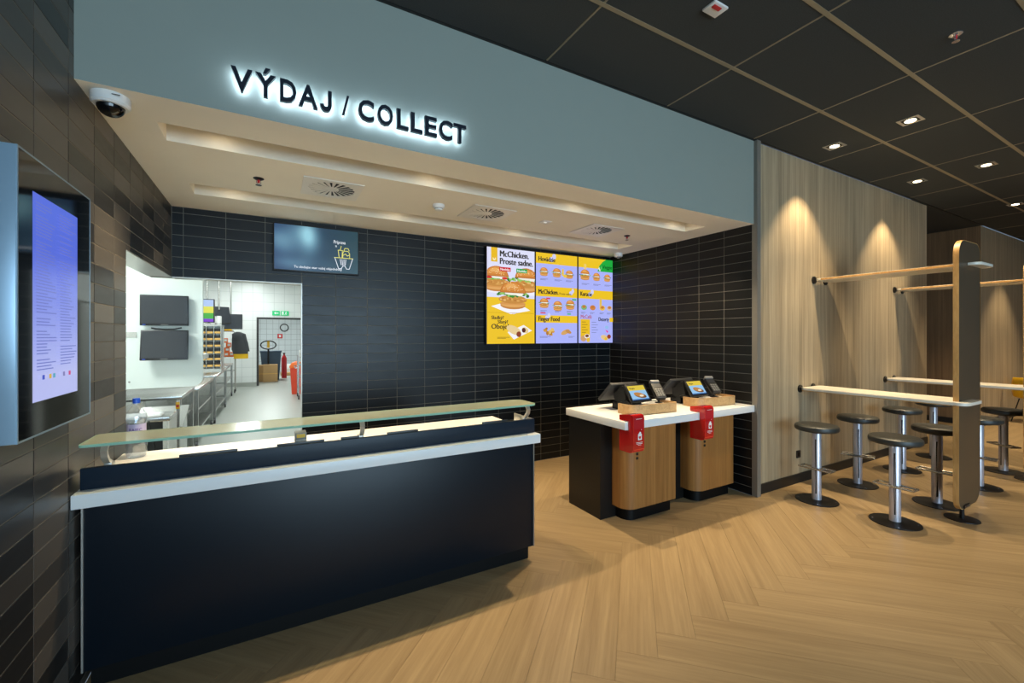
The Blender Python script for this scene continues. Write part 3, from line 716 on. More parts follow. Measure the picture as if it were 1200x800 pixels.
def bracket(x):
    # curved flat arm rising from behind the upstand and bending forward under the glass
    path = [(2.66, 1.0125), (2.625, 1.03), (2.600, 1.055), (2.592, 1.08), (2.605, 1.10), (2.64, 1.1115)]
    b = MB(); rs = []
    for i, (y, z) in enumerate(path):
        a = path[max(i - 1, 0)]; c = path[min(i + 1, len(path) - 1)]; d = Vector((c[0] - a[0], c[1] - a[1])).normalized(); q = Vector((-d.y, d.x)) * .008
        rs.append([(x - .012, y + q.x, z + q.y), (x + .012, y + q.x, z + q.y), (x + .012, y - q.x, z - q.y), (x - .012, y - q.x, z - q.y)])
    b.rings(rs); b.build('bracket_arm', 'aluminium', gs)
    b = MB(); b.lathe([(.02, 0), (.02, .004)], (x, 2.655, GZ - .0045), 16); b.build('glass_clamp', 'chrome', gs)
    b = MB(); b.box(x - .014, x + .014, 2.640, 2.69, .9305, 1.014, bev=.002); b.build('bracket_foot', 'aluminium', gs)
for x in (-0.66, 0.46, 1.585): bracket(x)
# black rails lying on the inner ledge, behind the upstand
for x0, x1, lb in ((-0.392, -0.152, 'thin black tray standing behind upstand, nearest the water bottle'), (0.025, 0.258, 'thin black tray standing behind upstand, under the small label printer'),
                   (0.345, 0.445, 'short black tray behind upstand beside the middle glass bracket'), (0.605, 0.795, 'thin black tray behind upstand, right of the middle glass bracket'), (1.235, 1.43, 'thin black tray behind upstand, nearest the counter end')):
    t = thing('counter_tray', ((x0 + x1) / 2, 2.65, .9305), lb, 'tray', 'black trays behind the upstand')
    B(x0, x1, 2.612, 2.618, .9305, 1.022, bev=.001).build('front_lip', 'dark_grey_plastic', t)
    B(x0, x1, 2.618, 2.694 if x1 - x0 > .15 else 2.636, .9305, .937).build('tray_floor', 'dark_grey_plastic', t)
    B(x0, x0 + .004, 2.618, 2.636, .937, 1.0).build('tray_side', 'dark_grey_plastic', t); B(x1 - .004, x1, 2.618, 2.636, .937, 1.0).build('tray_side', 'dark_grey_plastic', t)
t = thing('label_printer', (0.146, 2.76, .9305), 'small grey label printer with yellow sticker on worktop', 'printer')
B(.116, .176, 2.72, 2.80, .9305, 1.05, bev=.006).build('printer_body', 'grey_plastic', t)
B(.121, .171, 2.717, 2.7205, .945, .985).build('paper_slot', 'black_plastic', t)
B(.124, .168, 2.7175, 2.7203, 1.022, 1.042).build('yellow_sticker', 'yellow_shell', t)
B(.12, .172, 2.712, 2.7205, .99, 1.012, bev=.002).build('paper_strip', 'white_plastic', t)
# water bottle
bx, by, bz = -0.655, 3.10, .9305
bo = thing('water_bottle', (bx, by, bz), 'large clear water bottle with blue cap on the white worktop', 'bottle')
prof = [(.036, .0), (.043, .006), (.046, .03), (.044, .045), (.047, .06), (.047, .09), (.043, .105), (.041, .13), (.041, .17), (.043, .19), (.047, .205), (.047, .225), (.042, .245), (.030, .268), (.018, .285), (.0145, .29), (.0145, .302)]
MB().lathe(prof, (bx, by, bz), 28).build('bottle_shell', 'bottle_pet', bo)
MB().lathe([(max(r - .002, .001), z + .002) for r, z in prof if z < .21] + [(.044, .212)], (bx, by, bz), 28).build('water', 'bottle_water', bo)
MB().lathe([(.0165, .298), (.0165, .322), (.015, .325)], (bx, by, bz), 20).build('cap', 'bottle_blue', bo)
MB().lathe([(.019, .291), (.019, .296)], (bx, by, bz), 20).build('neck_ring', 'bottle_pet', bo)
def lab(n0, n1, z0, z1, c, name):
    V = []; Fc = []
    q = MB(); q.rings([[(bx + .0425 * math.cos(R(a)), by + .0425 * math.sin(R(a)), bz + z) for a in range(n0, n1 + 1, 12)] for z in (z0, z1)], False, False, closed=False)
    return q.build(name, c, bo)
mat('label_film', lin((196, 186, 220)), 0.4); mat('label_purple', lin((110, 84, 160)), 0.4)
lb_ = lab(168, 372, .118, .186, 'label_film', 'label')
def curved_text(t, z, h, a0, c, name):
    vs_, fs, w = text_geo(t, 0.03); q = MB(); rr = .0431
    q.polys([(bx + rr * math.cos(R(a0) + p[0] * h / rr), by + rr * math.sin(R(a0) + p[0] * h / rr), bz + z + p[1] * h) for p in vs_], [tuple(f) for f in fs]); q.build(name, c, lb_, recalc=False)
curved_text('RAJEC', .148, .022, 236, 'label_purple', 'label_text')
for z_, a_, b_ in ((.122, 190, 340), (.130, 200, 330)):
    q = MB(); q.rings([[(bx + .0430 * math.cos(R(a)), by + .0430 * math.sin(R(a)), bz + z) for a in range(a_, b_, 10)] for z in (z_, z_ + .004)], False, False, closed=False); q.build('label_line', 'label_purple', lb_)

# ------------------------------------------------------------------ till desk
TX0, TX1 = 2.468, XR - .001
td = thing('till_desk', (3.3, 3.0, 0), 'till desk with white worktop and black side, two oak fronts', 'counter')
B(TX0, TX1, 2.553, 3.345, .845, .91, bev=.002).build('worktop', 'white_solid', td)
B(2.497, TX1, 2.885, 3.335, 0.0, .845).build('body', 'black_laminate', td)
for x0, x1, sx in ((2.63, 3.25, 2.69), (3.52, 4.105, 3.60)):
    poly = rrect(x0, x1, 2.70, 2.884, (.11, .03, 0, 0), 10)
    pd = MB().prism(poly, .112, .845).build('oak_front', 'pedestal_oak', td)
    MB().prism(rrect(x0 + .045, x1 - .03, 2.742, 2.884, (.09, .02, 0, 0), 8), 0, .112).build('kick_plinth', 'kick_black', td)
    for z in (.585, .548):
        q = MB(); q.prism(rrect(x0 + .105, x0 + .131, z - .011, z + .011, .004, 2), 2.697, 2.6995, axis='y'); q.build('socket_button', 'black_plastic', pd)
# oak risers holding the terminals
def riser(dx, label):
    t = thing('till_riser', (2.98 + dx, 2.8, .9105), label, 'riser', 'oak risers on the till desk')
    outer = [(2.715, 2.90), (2.708, 2.85), (2.712, 2.80), (2.728, 2.755), (2.76, 2.722), (2.81, 2.706), (2.88, 2.702), (2.96, 2.700), (3.04, 2.693), (3.12, 2.686), (3.215, 2.684), (3.232, 2.69), (3.24, 2.705), (3.24, 2.90)]
    n = len(outer); inner = []
    for i, p in enumerate(outer):
        a = outer[max(i - 1, 0)]; c = outer[min(i + 1, n - 1)]; d = Vector((c[0] - a[0], c[1] - a[1])).normalized(); inner.append((p[0] - d.y * .018, p[1] + d.x * .018))
    pts = [(x + dx, y) for x, y in outer + inner[::-1]]
    q = MB(); A = [q.v((x, y, .9105)) for x, y in pts]; C = [q.v((x, y, .998)) for x, y in pts]; m = len(pts)
    for i in range(m): q.face((A[i], A[(i + 1) % m], C[(i + 1) % m], C[i]))
    for i in range(n - 1):
        for L_ in (A, C): q.face((L_[i], L_[i + 1], L_[m - 2 - i], L_[m - 1 - i]))
    q.build('oak_band', 'riser_oak', t)
    q = MB(); q.box(2.745 + dx, 3.215 + dx, 2.755, 2.90, .9105, .975, bev=.004); q.build('white_tray', 'white_solid', t)
riser(0, 'curved oak riser on till desk, nearer the dark counter'); riser(.865, 'curved oak riser on till desk, nearer the oak wall')
def board(o, u, v, n): return Print(o, u, v, n)
def burger(p, x, y, w, fish=False, seeds=True):
    """flat picture of a bun with filling, w wide, standing on y"""
    rg = random.Random(int(x * 1000) + int(y * 3000)); BUN, BUN2, CH = (204, 128, 54), (226, 168, 96), (200, 140, 66)
    p.ell(x, y + .12 * w, .44 * w, .12 * w, (196, 132, 66)); p.ell(x, y + .16 * w, .45 * w, .10 * w, BUN2); p.rect(x - .44 * w, y + .14 * w, x + .44 * w, y + .2 * w, (216, 152, 80))
    p.ell(x, y + .30 * w, .5 * w, .13 * w, CH)
    for i in range(22 if seeds else 8):
        a = rg.uniform(-.45, .45); p.ell(x + a * w, y + (.30 + rg.uniform(-.09, .09) * (1 - abs(a))) * w, rg.uniform(.03, .06) * w, rg.uniform(.015, .03) * w, rg.choice(((226, 176, 98), (184, 120, 52), (236, 196, 126), (212, 156, 78))), n=7)
    for i in range(17 if seeds else 9):
        a = -0.52 + i / (16.0 if seeds else 8.0) * 1.04; p.ell(x + a * w, y + (.44 + rg.uniform(-.05, .05)) * w, rg.uniform(.05, .085) * w, rg.uniform(.03, .055) * w, rg.choice(((70, 140, 50), (112, 178, 70), (52, 116, 42), (150, 200, 100))), n=8, rot=rg.uniform(-40, 40))
    p.ell(x + .04 * w, y + .48 * w, .34 * w, .05 * w, (240, 238, 224)); p.ell(x + .22 * w, y + .45 * w, .12 * w, .04 * w, (246, 244, 232))
    if fish: p.ell(x - .3 * w, y + .46 * w, .13 * w, .045 * w, (204, 48, 36)); p.ell(x + .3 * w, y + .45 * w, .11 * w, .045 * w, (212, 60, 44))
    p.ell(x, y + .5 * w, .45 * w, .35 * w, (176, 102, 40), 0, 180); p.ell(x, y + .52 * w, .43 * w, .33 * w, BUN, 0, 180); p.ell(x - .03 * w, y + .58 * w, .33 * w, .23 * w, (220, 146, 68), 0, 180); p.ell(x - .06 * w, y + .66 * w, .2 * w, .12 * w, (234, 172, 96), 0, 180)
    if seeds:
        for i in range(26):
            a = rg.uniform(-.36, .36); c = rg.uniform(.56, .56 + .28 * math.sqrt(max(0.02, 1 - (a / .42) ** 2))); p.ell(x + a * w, y + c * w, .016 * w, .010 * w, (250, 228, 176), n=6, rot=rg.uniform(0, 90))
def till(dx, label_pos, label_reader):
    t = thing('till_terminal', (2.91 + dx, 2.93, .976), label_pos, 'till', 'tills on the desk')
    # customer display leaning back
    bl, br, tl = Vector((2.785 + dx, 2.795, 1.012)), Vector((3.035 + dx, 2.795, 1.012)), Vector((2.785 + dx, 2.895, 1.158))
    u = (br - bl).normalized(); v = (tl - bl).normalized(); n = u.cross(v); w, h = (br - bl).length, (tl - bl).length
    mt = Matrix((( u.x, v.x, n.x, bl.x), (u.y, v.y, n.y, bl.y), (u.z, v.z, n.z, bl.z), (0, 0, 0, 1)))
    dsp = MB(mt).box(0, w, 0, h, -.022, 0, bev=.004).build('customer_display', 'black_plastic', t)
    p = Print(bl + n * .0006 + u * .022 + v * .018, u, v, n); W, H = w - .044, h - .034
    p.rect(0, 0, W, H, (150, 196, 232)); p.rect(0, H * .66, W, H, (222, 196, 70)); p.text('Vitajte', W * .08, H * .76, H * .17, (50, 44, 20), .02)
    p.ell(W * .55, H * .3, W * .34, H * .17, (112, 74, 40), rot=-12); p.ell(W * .5, H * .36, W * .3, H * .15, (190, 132, 72), rot=-12); p.ell(W * .62, H * .28, W * .12, H * .07, (236, 224, 200)); p.rect(0, 0, W, H * .07, (60, 110, 176))
    p.build('screen_picture', dsp)
    # wedge body and stand
    MB().prism([(2.905, 1.02), (2.93, 1.135), (2.97, 1.14), (3.06, 1.05), (3.06, 1.015), (2.98, .99)], 2.815 + dx, 2.985 + dx, axis='x').build('terminal_body', 'black_plastic', t)
    MB().prism([(2.86, .976), (3.04, .976), (3.02, .99), (2.98, 1.02), (2.93, 1.02), (2.87, .99)], 2.83 + dx, 2.97 + dx, axis='x').build('stand', 'black_plastic', t)
    # staff screen facing the other way
    q0, q1 = Vector((2.74 + dx, 3.205, 1.0)), Vector((2.74 + dx, 3.03, 1.165))
    u2 = Vector((1, 0, 0)); v2 = (q1 - q0).normalized(); n2 = v2.cross(u2) * 1.0
    mt = Matrix(((u2.x, v2.x, n2.x, q0.x), (u2.y, v2.y, n2.y, q0.y), (u2.z, v2.z, n2.z, q0.z), (0, 0, 0, 1)))
    st = MB(mt).box(0, .33, 0, (q1 - q0).length, -.03, 0, bev=.005).build('staff_screen', 'dark_grey_plastic', t)
    MB(mt).box(.012, .318, .012, (q1 - q0).length - .012, 0.0004, .0014).build('screen_glass', 'black_gloss', st)
    B(2.86 + dx, 2.95 + dx, 3.02, 3.10, .9775, 1.06).build('rear_neck', 'black_plastic', t)
    # rear drawer foot
    B(2.84 + dx, 2.96 + dx, 2.98, 3.11, .9108, .977, bev=.004).build('printer_block', 'black_plastic', t)
    # card reader on a stem
    r = thing('card_reader', (3.20 + dx, 2.83, .9755), label_reader, 'card reader', 'card readers on the desk')
    bxx = 3.168 + dx
    MB().lathe([(.035, 0), (.035, .006), (.012, .01), (.012, .085)], (bxx, 2.84, .9755), 20).build('stem', 'black_plastic', r)
    mt = Matrix.Translation((bxx, 2.845, 1.10)) @ Matrix.Rotation(R(-22), 4, 'Z') @ Matrix.Rotation(R(38), 4, 'X') @ Matrix.Scale(1.2, 4)
    MB(mt).prism(rrect(-.04, .04, -.085, .085, .014, 4), -.034, 0, bev=.004).build('reader_body', 'black_plastic', r)
    sc = MB(mt).box(-.029, .029, .025, .072, .0002, .0012).build('reader_screen', 'monitor_face', r)
    for i in range(4):
        for j in range(3): MB(mt).box(-.027 + j * .02, -.013 + j * .02, -.07 + i * .021, -.057 + i * .021, 0.0001, .004, bev=.001).build('key', 'grey_plastic', r)
    MB(mt).box(-.036, .036, .072, .098, -.03, .012, bev=.006).build('reader_head', 'grey_plastic', r)
    MB().tube([(bxx, 2.85, 1.05), (bxx + .03, 2.87, 1.0), (bxx + .04, 2.90, .985), (bxx - .05, 2.93, .982)], .004, 6).build('cable', 'black_plastic', r)
till(0, 'black till with lit customer display on the riser nearer the dark counter', 'black card reader on the riser nearer the dark counter')
till(.80, 'black till with lit customer display on the riser nearer the oak wall', 'black card reader on the riser nearer the oak wall')
# red donation boxes clipped over the worktop edge
def donation(x0, label):
    x1 = x0 + .122; t = thing('donation_box', ((x0 + x1) / 2, 2.56, .665), label, 'donation box', 'red donation boxes')
    # C-shaped side outline in (y, z) that hooks over the worktop
    o = [(2.495, .70), (2.505, .675), (2.53, .665), (2.65, .665), (2.65, .84), (2.548, .84), (2.548, .9145), (2.65, .9145), (2.65, .955), (2.53, .972), (2.505, .965), (2.495, .945)]
    q = MB(); a = [q.v((x0, y, z)) for y, z in o]; c = [q.v((x1, y, z)) for y, z in o]; n = len(o)
    for i in range(n): q.face((a[i], a[(i + 1) % n], c[(i + 1) % n], c[i]))
    for L_ in (a, c):
        q.face([L_[i] for i in (0, 1, 2, 3, 4, 5)]); q.face([L_[i] for i in (0, 5, 6, 11)]); q.face([L_[i] for i in (11, 6, 7, 8, 9, 10)])
    q.build('box_shell', 'red_acrylic', t)
    for xx in (x0 + .004, x1 - .006): B(xx, xx + .002, 2.4938, 2.4949, .70, .945).build('bright_edge', 'red_acrylic_bright', t)
    B(x0 + .004, x1 - .004, 2.4938, 2.4949, .692, .70).build('bright_edge', 'red_acrylic_bright', t)
    q = MB(); q.box(x0 + .03, x1 - .03, 2.56, 2.564, .964, .9705); q.build('coin_slot', 'kick_black', t)
    p = Print((x0, 2.4935, .665), (1, 0, 0), (0, 0, 1), (0, -1, 0)); W = (244, 236, 232); rd = (198, 26, 28)
    p.poly([(.052, .105), (.092, .105), (.092, .150), (.083, .158), (.083, .168), (.075, .168), (.072, .172), (.052, .150)], W)
    p.ell(.066, .128, .007, .008, rd); p.ell(.078, .128, .007, .008, rd); p.poly([(.058, .127), (.086, .127), (.072, .108)], rd); p.ell(.088, .186, .003, .003, W, n=8)
    p.rect(.03, .084, .10, .088, W); p.rect(.034, .074, .098, .078, W); p.rect(.05, .064, .085, .067, W)
    p.build('white_emblem', t, 'print'); p = Print((x0, 2.4935, .665), (1, 0, 0), (0, 0, 1), (0, -1, 0)); p.rect(.03, .272, .095, .275, W); p.build('top_lettering', t, 'print')
donation(2.497, 'red donation box with white house emblem hooked on the desk corner'); donation(3.366, 'red donation box with white house emblem between the two oak fronts')

# ------------------------------------------------------------------ menu screens
MZ0, MZ1, MY = 1.508, 2.664, 4.588
def menu(x0, x1, label):
    t = thing('menu_screen', ((x0 + x1) / 2, YB, MZ0), label, 'menu screen', 'row of three menu screens')
    B(x0 - .008, x1 + .008, MY + .001, YB - .012, MZ0 - .010, MZ1 + .010, bev=.002).build('housing', 'black_plastic', t)
    B(x0 + .2, x1 - .2, YB - .012, YB - .0005, MZ0 + .3, MZ1 - .3).build('wall_mount', 'black_plastic', t)
    p = Print((x0, MY, MZ0), (1, 0, 0), (0, 0, 1), (0, -1, 0)); p.clip = (0, x1 - x0, 0, MZ1 - MZ0)
    return t, p, x1 - x0, MZ1 - MZ0
YEL, LAV, LAV2, INK = (238, 196, 34), (222, 224, 250), (172, 180, 250), (38, 36, 34)
def lines_txt(p, x, y, w, n=2, c=(110, 110, 150)):
    for i in range(n): p.rect(x, y - i * .012, x + w * (1 - .3 * (i % 2)), y - i * .012 + .005, c)
t, p, W, H = menu(2.229, 2.896, 'menu screen with large chicken burgers on yellow, leftmost of three')
p.rect(0, 0, W, H, YEL); p.rect(0, .56, W, H, LAV); p.poly([(0, .56), (0, .50), (W, .47), (W, .56)], YEL)
p.rect(.055, .985, .14, H, (232, 186, 30)); p.ell(.098, 1.02, .022, .02, (250, 236, 190), 180, 360); p.poly([(.076, 1.02), (.082, 1.04), (.09, 1.022)], (250, 236, 190)); p.poly([(.106, 1.022), (.114, 1.04), (.12, 1.02)], (250, 236, 190))
p.text('McChicken.', .17, 1.055, .105, INK, .028, maxw=.41); p.text('Proste sadne.', .17, .965, .105, INK, .028, maxw=.47)
p.poly([(.0, .62), (.25, .60), (.31, .66), (0, .68)], (240, 240, 252)); p.poly([(W, .60), (.45, .60), (.40, .66), (W, .66)], (240, 240, 252))
burger(p, .13, .63, .36, True); burger(p, W - .125, .63, .36)
p.poly([(.05, .45), (.32, .36), (.60, .41), (.50, .46), (.2, .49)], (246, 246, 252)); p.poly([(.3, .38), (.36, .36), (.44, .385)], (222, 220, 230))
burger(p, .35, .42, .40)
p.rect(.16, .875, .315, .925, (206, 30, 46)); p.text('Novinka', .172, .885, .042, (250, 250, 250), .012, maxw=.13); p.rect(.395, .872, .55, .922, (20, 160, 70)); p.text('Novinka', .407, .882, .042, (250, 250, 250), .012, maxw=.13)
p.rect(0, .372, W, .376, (190, 150, 20)); p.text('Sladký?', .05, .295, .06, INK, .022, maxw=.19); p.text('Slaný?', .135, .245, .06, INK, .022, maxw=.16); p.text('Oboje!', .05, .18, .085, INK, .02, maxw=.24)
p.poly([(.27, .14), (.36, .05), (.62, .16), (.50, .23)], (244, 244, 250)); p.ell(.36, .165, .11, .05, (232, 206, 150), rot=-22); p.ell(.43, .115, .035, .035, (142, 66, 40)); p.ell(.52, .165, .05, .034, (232, 206, 150), rot=-22); p.ell(.50, .165, .028, .03, (90, 44, 34))
lines_txt(p, .13, .075, .17, 2, (90, 74, 20)); t0 = p.build('screen_picture', t)
t, p, W, H = menu(2.917, 3.570, 'menu screen headed Hovädzie, McChicken and Finger Food, middle of three')
p.rect(0, 0, W, H, LAV2)
for y0, y1 in ((1.02, H), (.60, .73), (.265, .36)): p.rect(0, y0, W, y1, YEL)
def hand(p, x, y, s=1): p.ell(x, y, .03 * s, .026 * s, (206, 208, 244)); p.ell(x + .03 * s, y + .03 * s, .022 * s, .03 * s, (206, 208, 244))
hand(p, .24, 1.08, 1.3); hand(p, .55, .66); hand(p, .17, .33)
p.text('Hovädzie', .035, 1.05, .085, INK, .026, maxw=.26); p.text('McChicken.', .035, .632, .085, INK, .026, maxw=.31); p.text('Proste sadne.', .36, .632, .042, INK, .008, maxw=.2); p.text('Finger Food', .035, .285, .085, INK, .026, maxw=.33)
for x, y, w in ((.12, .86, .13), (.32, .855, .14), (.52, .85, .13)): burger(p, x, y, w, seeds=False)
p.rect(.40, .88, .43, .97, (236, 196, 60)); p.ell(.45, .88, .03, .02, (236, 196, 60))
for x in (.06, .28, .46): lines_txt(p, x, .82, .12)
for x, y, w in ((.12, .45, .15), (.33, .42, .15), (.53, .44, .15)): burger(p, x, y, w, seeds=False)
p.rect(.15, .565, .21, .585, (220, 70, 90)); p.rect(.56, .565, .63, .585, (60, 180, 110)); p.rect(.06, .355 + .025, .14, .395, (220, 60, 80)); p.rect(.48, .375, .54, .39, (60, 180, 110))
for x in (.06, .28, .47): lines_txt(p, x, .415, .1)
for i in range(12): p.ell(.19 + .06 * math.cos(i * 2.4), .15 + .03 * math.sin(i * 1.7), .03, .018, [(206, 150, 60), (176, 120, 50), (226, 190, 110)][i % 3], rot=i * 40, n=10)
p.ell(.45, .145, .075, .03, (214, 164, 96), rot=20); p.ell(.5, .15, .05, .022, (196, 140, 80), rot=-20); lines_txt(p, .05, .085, .17); lines_txt(p, .5, .085, .1)
p.build('screen_picture', t)
t, p, W, H = menu(3.592, 4.196, 'menu screen with green corner and café column, rightmost of three')
p.rect(0, 0, W, H, LAV2); p.rect(0, 1.02, W, H, YEL); p.rect(0, .60, W, .72, YEL)
p.poly([(.33, .985), (.36, 1.06), (.42, 1.12), (.48, H), (W, H), (W, .985)], (30, 172, 62)); p.text('Veggie', .42, 1.03, .07, (12, 70, 26), .014, maxw=.17); p.poly([(.345, 1.02), (.36, 1.05), (.375, 1.0), (.41, 1.07), (.375, .985)], (240, 250, 240))
hand(p, .2, .66, 1.2); p.text('Kuracie', .03, .635, .085, INK, .026, maxw=.2)
for x, y, w in ((.11, .85, .17), (.31, .85, .13), (.50, .85, .12)): burger(p, x, y, w, seeds=False)
p.rect(.09, 1.0, .13, 1.07, (236, 206, 110))
for x in (.05, .25, .45): lines_txt(p, x, .80, .13)
for x, c in ((.09, (120, 180, 120)), (.24, (206, 130, 70)), (.41, (232, 186, 70)), (.54, (206, 186, 170))): p.ell(x, .48, .05, .035, c); p.ell(x, .49, .03, .02, (196, 120, 60)); lines_txt(p, x - .05, .41, .08)
p.rect(.36, .50, .40, .62, (226, 190, 90))
p.rect(.03, .05, .19, .32, (234, 190, 30)); p.text('McCafé', .03, .33, .075, (180, 60, 60), .008, maxw=.19); p.text('Dezerty', .34, .30, .075, INK, .022, maxw=.19); p.rect(.54, .29, W, .35, YEL)
for i in range(5): p.rect(.05, .28 - i * .035, .12 + .03 * (i % 2), .286 - i * .035, (96, 80, 30)); p.rect(.22, .28 - i * .035, .30 + .03 * (i % 2), .285 - i * .035, (96, 100, 150))
p.ell(.08, .06, .05, .04, (206, 160, 110)); p.ell(.14, .09, .045, .03, (246, 244, 240)); p.ell(.14, .095, .032, .02, (120, 70, 40)); p.ell(.16, .04, .03, .03, (232, 190, 60))
p.ell(.49, .215, .035, .022, (150, 190, 236)); p.poly([(.46, .18), (.50, .135), (.52, .16)], (226, 60, 160)); p.ell(.45, .07, .07, .035, (226, 196, 140), rot=-15); p.ell(.53, .085, .035, .03, (150, 60, 40)); p.ell(.47, .055, .022, .02, (236, 190, 40))
p.build('screen_picture', t)
# order status screen above the opening
TX, TX2, TZ0, TZ1, TY = 0.022, 0.770, 2.232, 2.660, 4.595
t = thing('status_screen', ((TX + TX2) / 2, YB, TZ0), 'blue order status screen on dark tiles above the kitchen opening', 'screen')
B(TX - .01, TX2 + .01, TY + .001, YB - .012, TZ0 - .012, TZ1 + .012, bev=.002).build('housing', 'black_plastic', t)
B(TX + .25, TX2 - .25, YB - .012, YB - .0005, TZ0 + .1, TZ1 - .1).build('wall_mount', 'black_plastic', t)
p = Print((TX, TY, TZ0), (1, 0, 0), (0, 0, 1), (0, -1, 0)); W, H = TX2 - TX, TZ1 - TZ0
def sky(u, v):
    a = math.exp(-((u - .18) ** 2 / .05 + (v - .72) ** 2 / .10)) + .8 * math.exp(-((u - .38) ** 2 / .012 + (v - .7) ** 2 / .2)) + .35 * math.exp(-((u - .25) ** 2 / .1 + (v - .15) ** 2 / .02))
    a = min(1, a * (.8 + .3 * math.sin(9 * u + 4 * v)))
    base = (22 + 10 * u, 44 + 22 * u, 84 - 8 * u)
    return tuple(base[i] + ((150, 206, 222)[i] - base[i]) * a for i in range(3))
p.grad(0, 0, W, H, 40, 24, sky)
p.text('Príprava', W * .69, H * .68, H * .11, (232, 236, 240), .008, maxw=W * .15); p.text('a', W * .71, H * .60, H * .09, (232, 236, 240), .006)
q = lambda pts, c: p.line([(W * (.70 + .24 * x), H * (.08 + .55 * y)) for x, y in pts], .006, c)
LY, LW = (232, 226, 110), (232, 236, 246)
q([(0, .50), (.98, .50)], LY); q([(.03, .48), (.22, .04), (.36, .04), (.44, .16), (.56, .16), (.64, .04), (.78, .04), (.96, .48)], LW)
for i in range(4): q([(.30 + .1 * i, .44), (.36 + .07 * i, .20)], LW)
q([(.25, .50), (.20, .82), (.42, .82), (.40, .50)], LY); q([(.30, .82), (.36, 1.0)], LY); q([(.44, .52), (.44, .70), (.50, .80), (.72, .80), (.80, .70), (.80, .52)], LY); q([(.46, .62), (.58, .68), (.68, .60), (.80, .66)], LY); q([(.5, .82), (.55, .92), (.72, .92), (.78, .82)], LY)
p.text('Tu sledujte stav vašej objednávky', W * .22, H * .055, H * .075, (226, 232, 240), .012, maxw=W * .6)
p.build('screen_picture', t)

# ------------------------------------------------------------------ wall display on the brown tiles
DX = XL + .085; DY0, DY1, DZ0, DZ1 = 1.848, 2.443, 1.275, 2.176
t = thing('wall_display', (XL, (DY0 + DY1) / 2, DZ0), 'glossy black wall display with pale metal side on brown tiles', 'screen')
B(XL + .0005, DX - .004, DY0, DY1, DZ0, DZ1, bev=.001).build('display_case', 'display_metal', t)
B(DX - .004, DX - .0008, DY0 + .006, DY1 - .006, DZ0 + .006, DZ1 - .006).build('front_glass', 'black_gloss', t)
b = MB(); b.box(DX - .004, DX, DY0, DY0 + .006, DZ0, DZ1); b.box(DX - .004, DX, DY1 - .006, DY1, DZ0, DZ1); b.box(DX - .004, DX, DY0 + .006, DY1 - .006, DZ1 - .006, DZ1); b.box(DX - .004, DX, DY0 + .006, DY1 - .006, DZ0, DZ0 + .006)
b.build('front_rim', 'display_metal', t)
p = Print((DX - .0006, 1.943, 1.386), (0, 1, 0), (0, 0, 1), (1, 0, 0)); W, H = .363, .678
def ds(u, v): a = max(0, min(1, (.75 - v) * 1.6)); return tuple((84, 104, 214)[i] + ((178, 184, 236)[i] - (84, 104, 214)[i]) * a for i in range(3))  # whiter lower part paints the white kitchen's reflection into the screen colour
p.grad(0, 0, W, H, 2, 16, ds)
random.seed(3)
for c0 in (.02, .19):
    y = H - .03
    while y > .10:
        if random.random() > .12: p.rect(c0, y, c0 + random.uniform(.07, .15), y + .0035, (104, 114, 196))
        y -= .0105
for x, c in ((.05, (60, 80, 190)), (.10, (210, 170, 60)), (.13, (80, 160, 190)), (.21, (120, 120, 180)), (.26, (200, 60, 120))): p.rect(x, .07, x + .018, .085, c)
p.build('screen_picture', t)

# ------------------------------------------------------------------ bar stools
def make_stool():
    t = thing('bar_stool', (0, 0, 0), 'x', 'stool', 'round bar stools at the high tables')
    MB().lathe([(.176, 0), (.178, .003), (.176, .007), (.06, .010), (.05, .014)], seg=40).build('base_plate', 'base_black', t, world=False)
    for a in range(4): MB().lathe([(.006, .009), (.005, .0115)], (.15 * math.cos(a * PI / 2 + .5), .15 * math.sin(a * PI / 2 + .5), -.002), 8).build('bolt', 'chrome', t, world=False)
    col_ = MB().lathe([(.040, .013), (.040, .66), (.036, .668)], seg=28).build('column', 'column_silver', t, world=False)
    for a in range(4):
        an = a * PI / 2 + R(196); m = Matrix.Rotation(an, 4, 'Z')
        q = MB(m); q.rings([[(.0402 * math.cos(s), .0402 * math.sin(s), z) if True else 0 for s in (-.17, -.06, .06, .17)] for z in (.075, .60)], False, False, closed=False); q.build('slot', 'slot_black', col_, world=False)
        q = MB(m); q.rings([[(.0406 * math.cos(s + (z - .075) * .55 - .14), .0406 * math.sin(s + (z - .075) * .55 - .14), z) for s in (-.035, .035)] for z in (.075, .2, .33, .46, .60)], False, False, closed=False); q.build('twisted_rod', 'column_silver', col_, world=False)
    f = MB()
    f.tube([(.047, -.135, .312), (.047, .135, .312)], .0095, 8); f.tube([(-.047, -.135, .312), (-.047, .135, .312)], .0095, 8)
    f.box(-.056, .056, -.142, -.128, .304, .320, bev=.002); f.box(-.056, .056, .128, .142, .304, .320, bev=.002)
    f.build('footrest', 'steel', t, world=False)
    MB().lathe([(.043, .300), (.043, .324)], seg=24).build('footrest_collar', 'steel', t, world=False)
    MB().lathe([(.10, .668), (.11, .674), (.11, .680)], seg=28).build('seat_plate', 'base_black', t, world=False)
    MB().lathe([(.150, .680), (.172, .684), (.182, .696), (.184, .712), (.180, .728), (.168, .738), (.14, .743), (.05, .745), (.01, .745)], seg=40).build('seat', 'seat_vinyl', t, world=False)
    return t
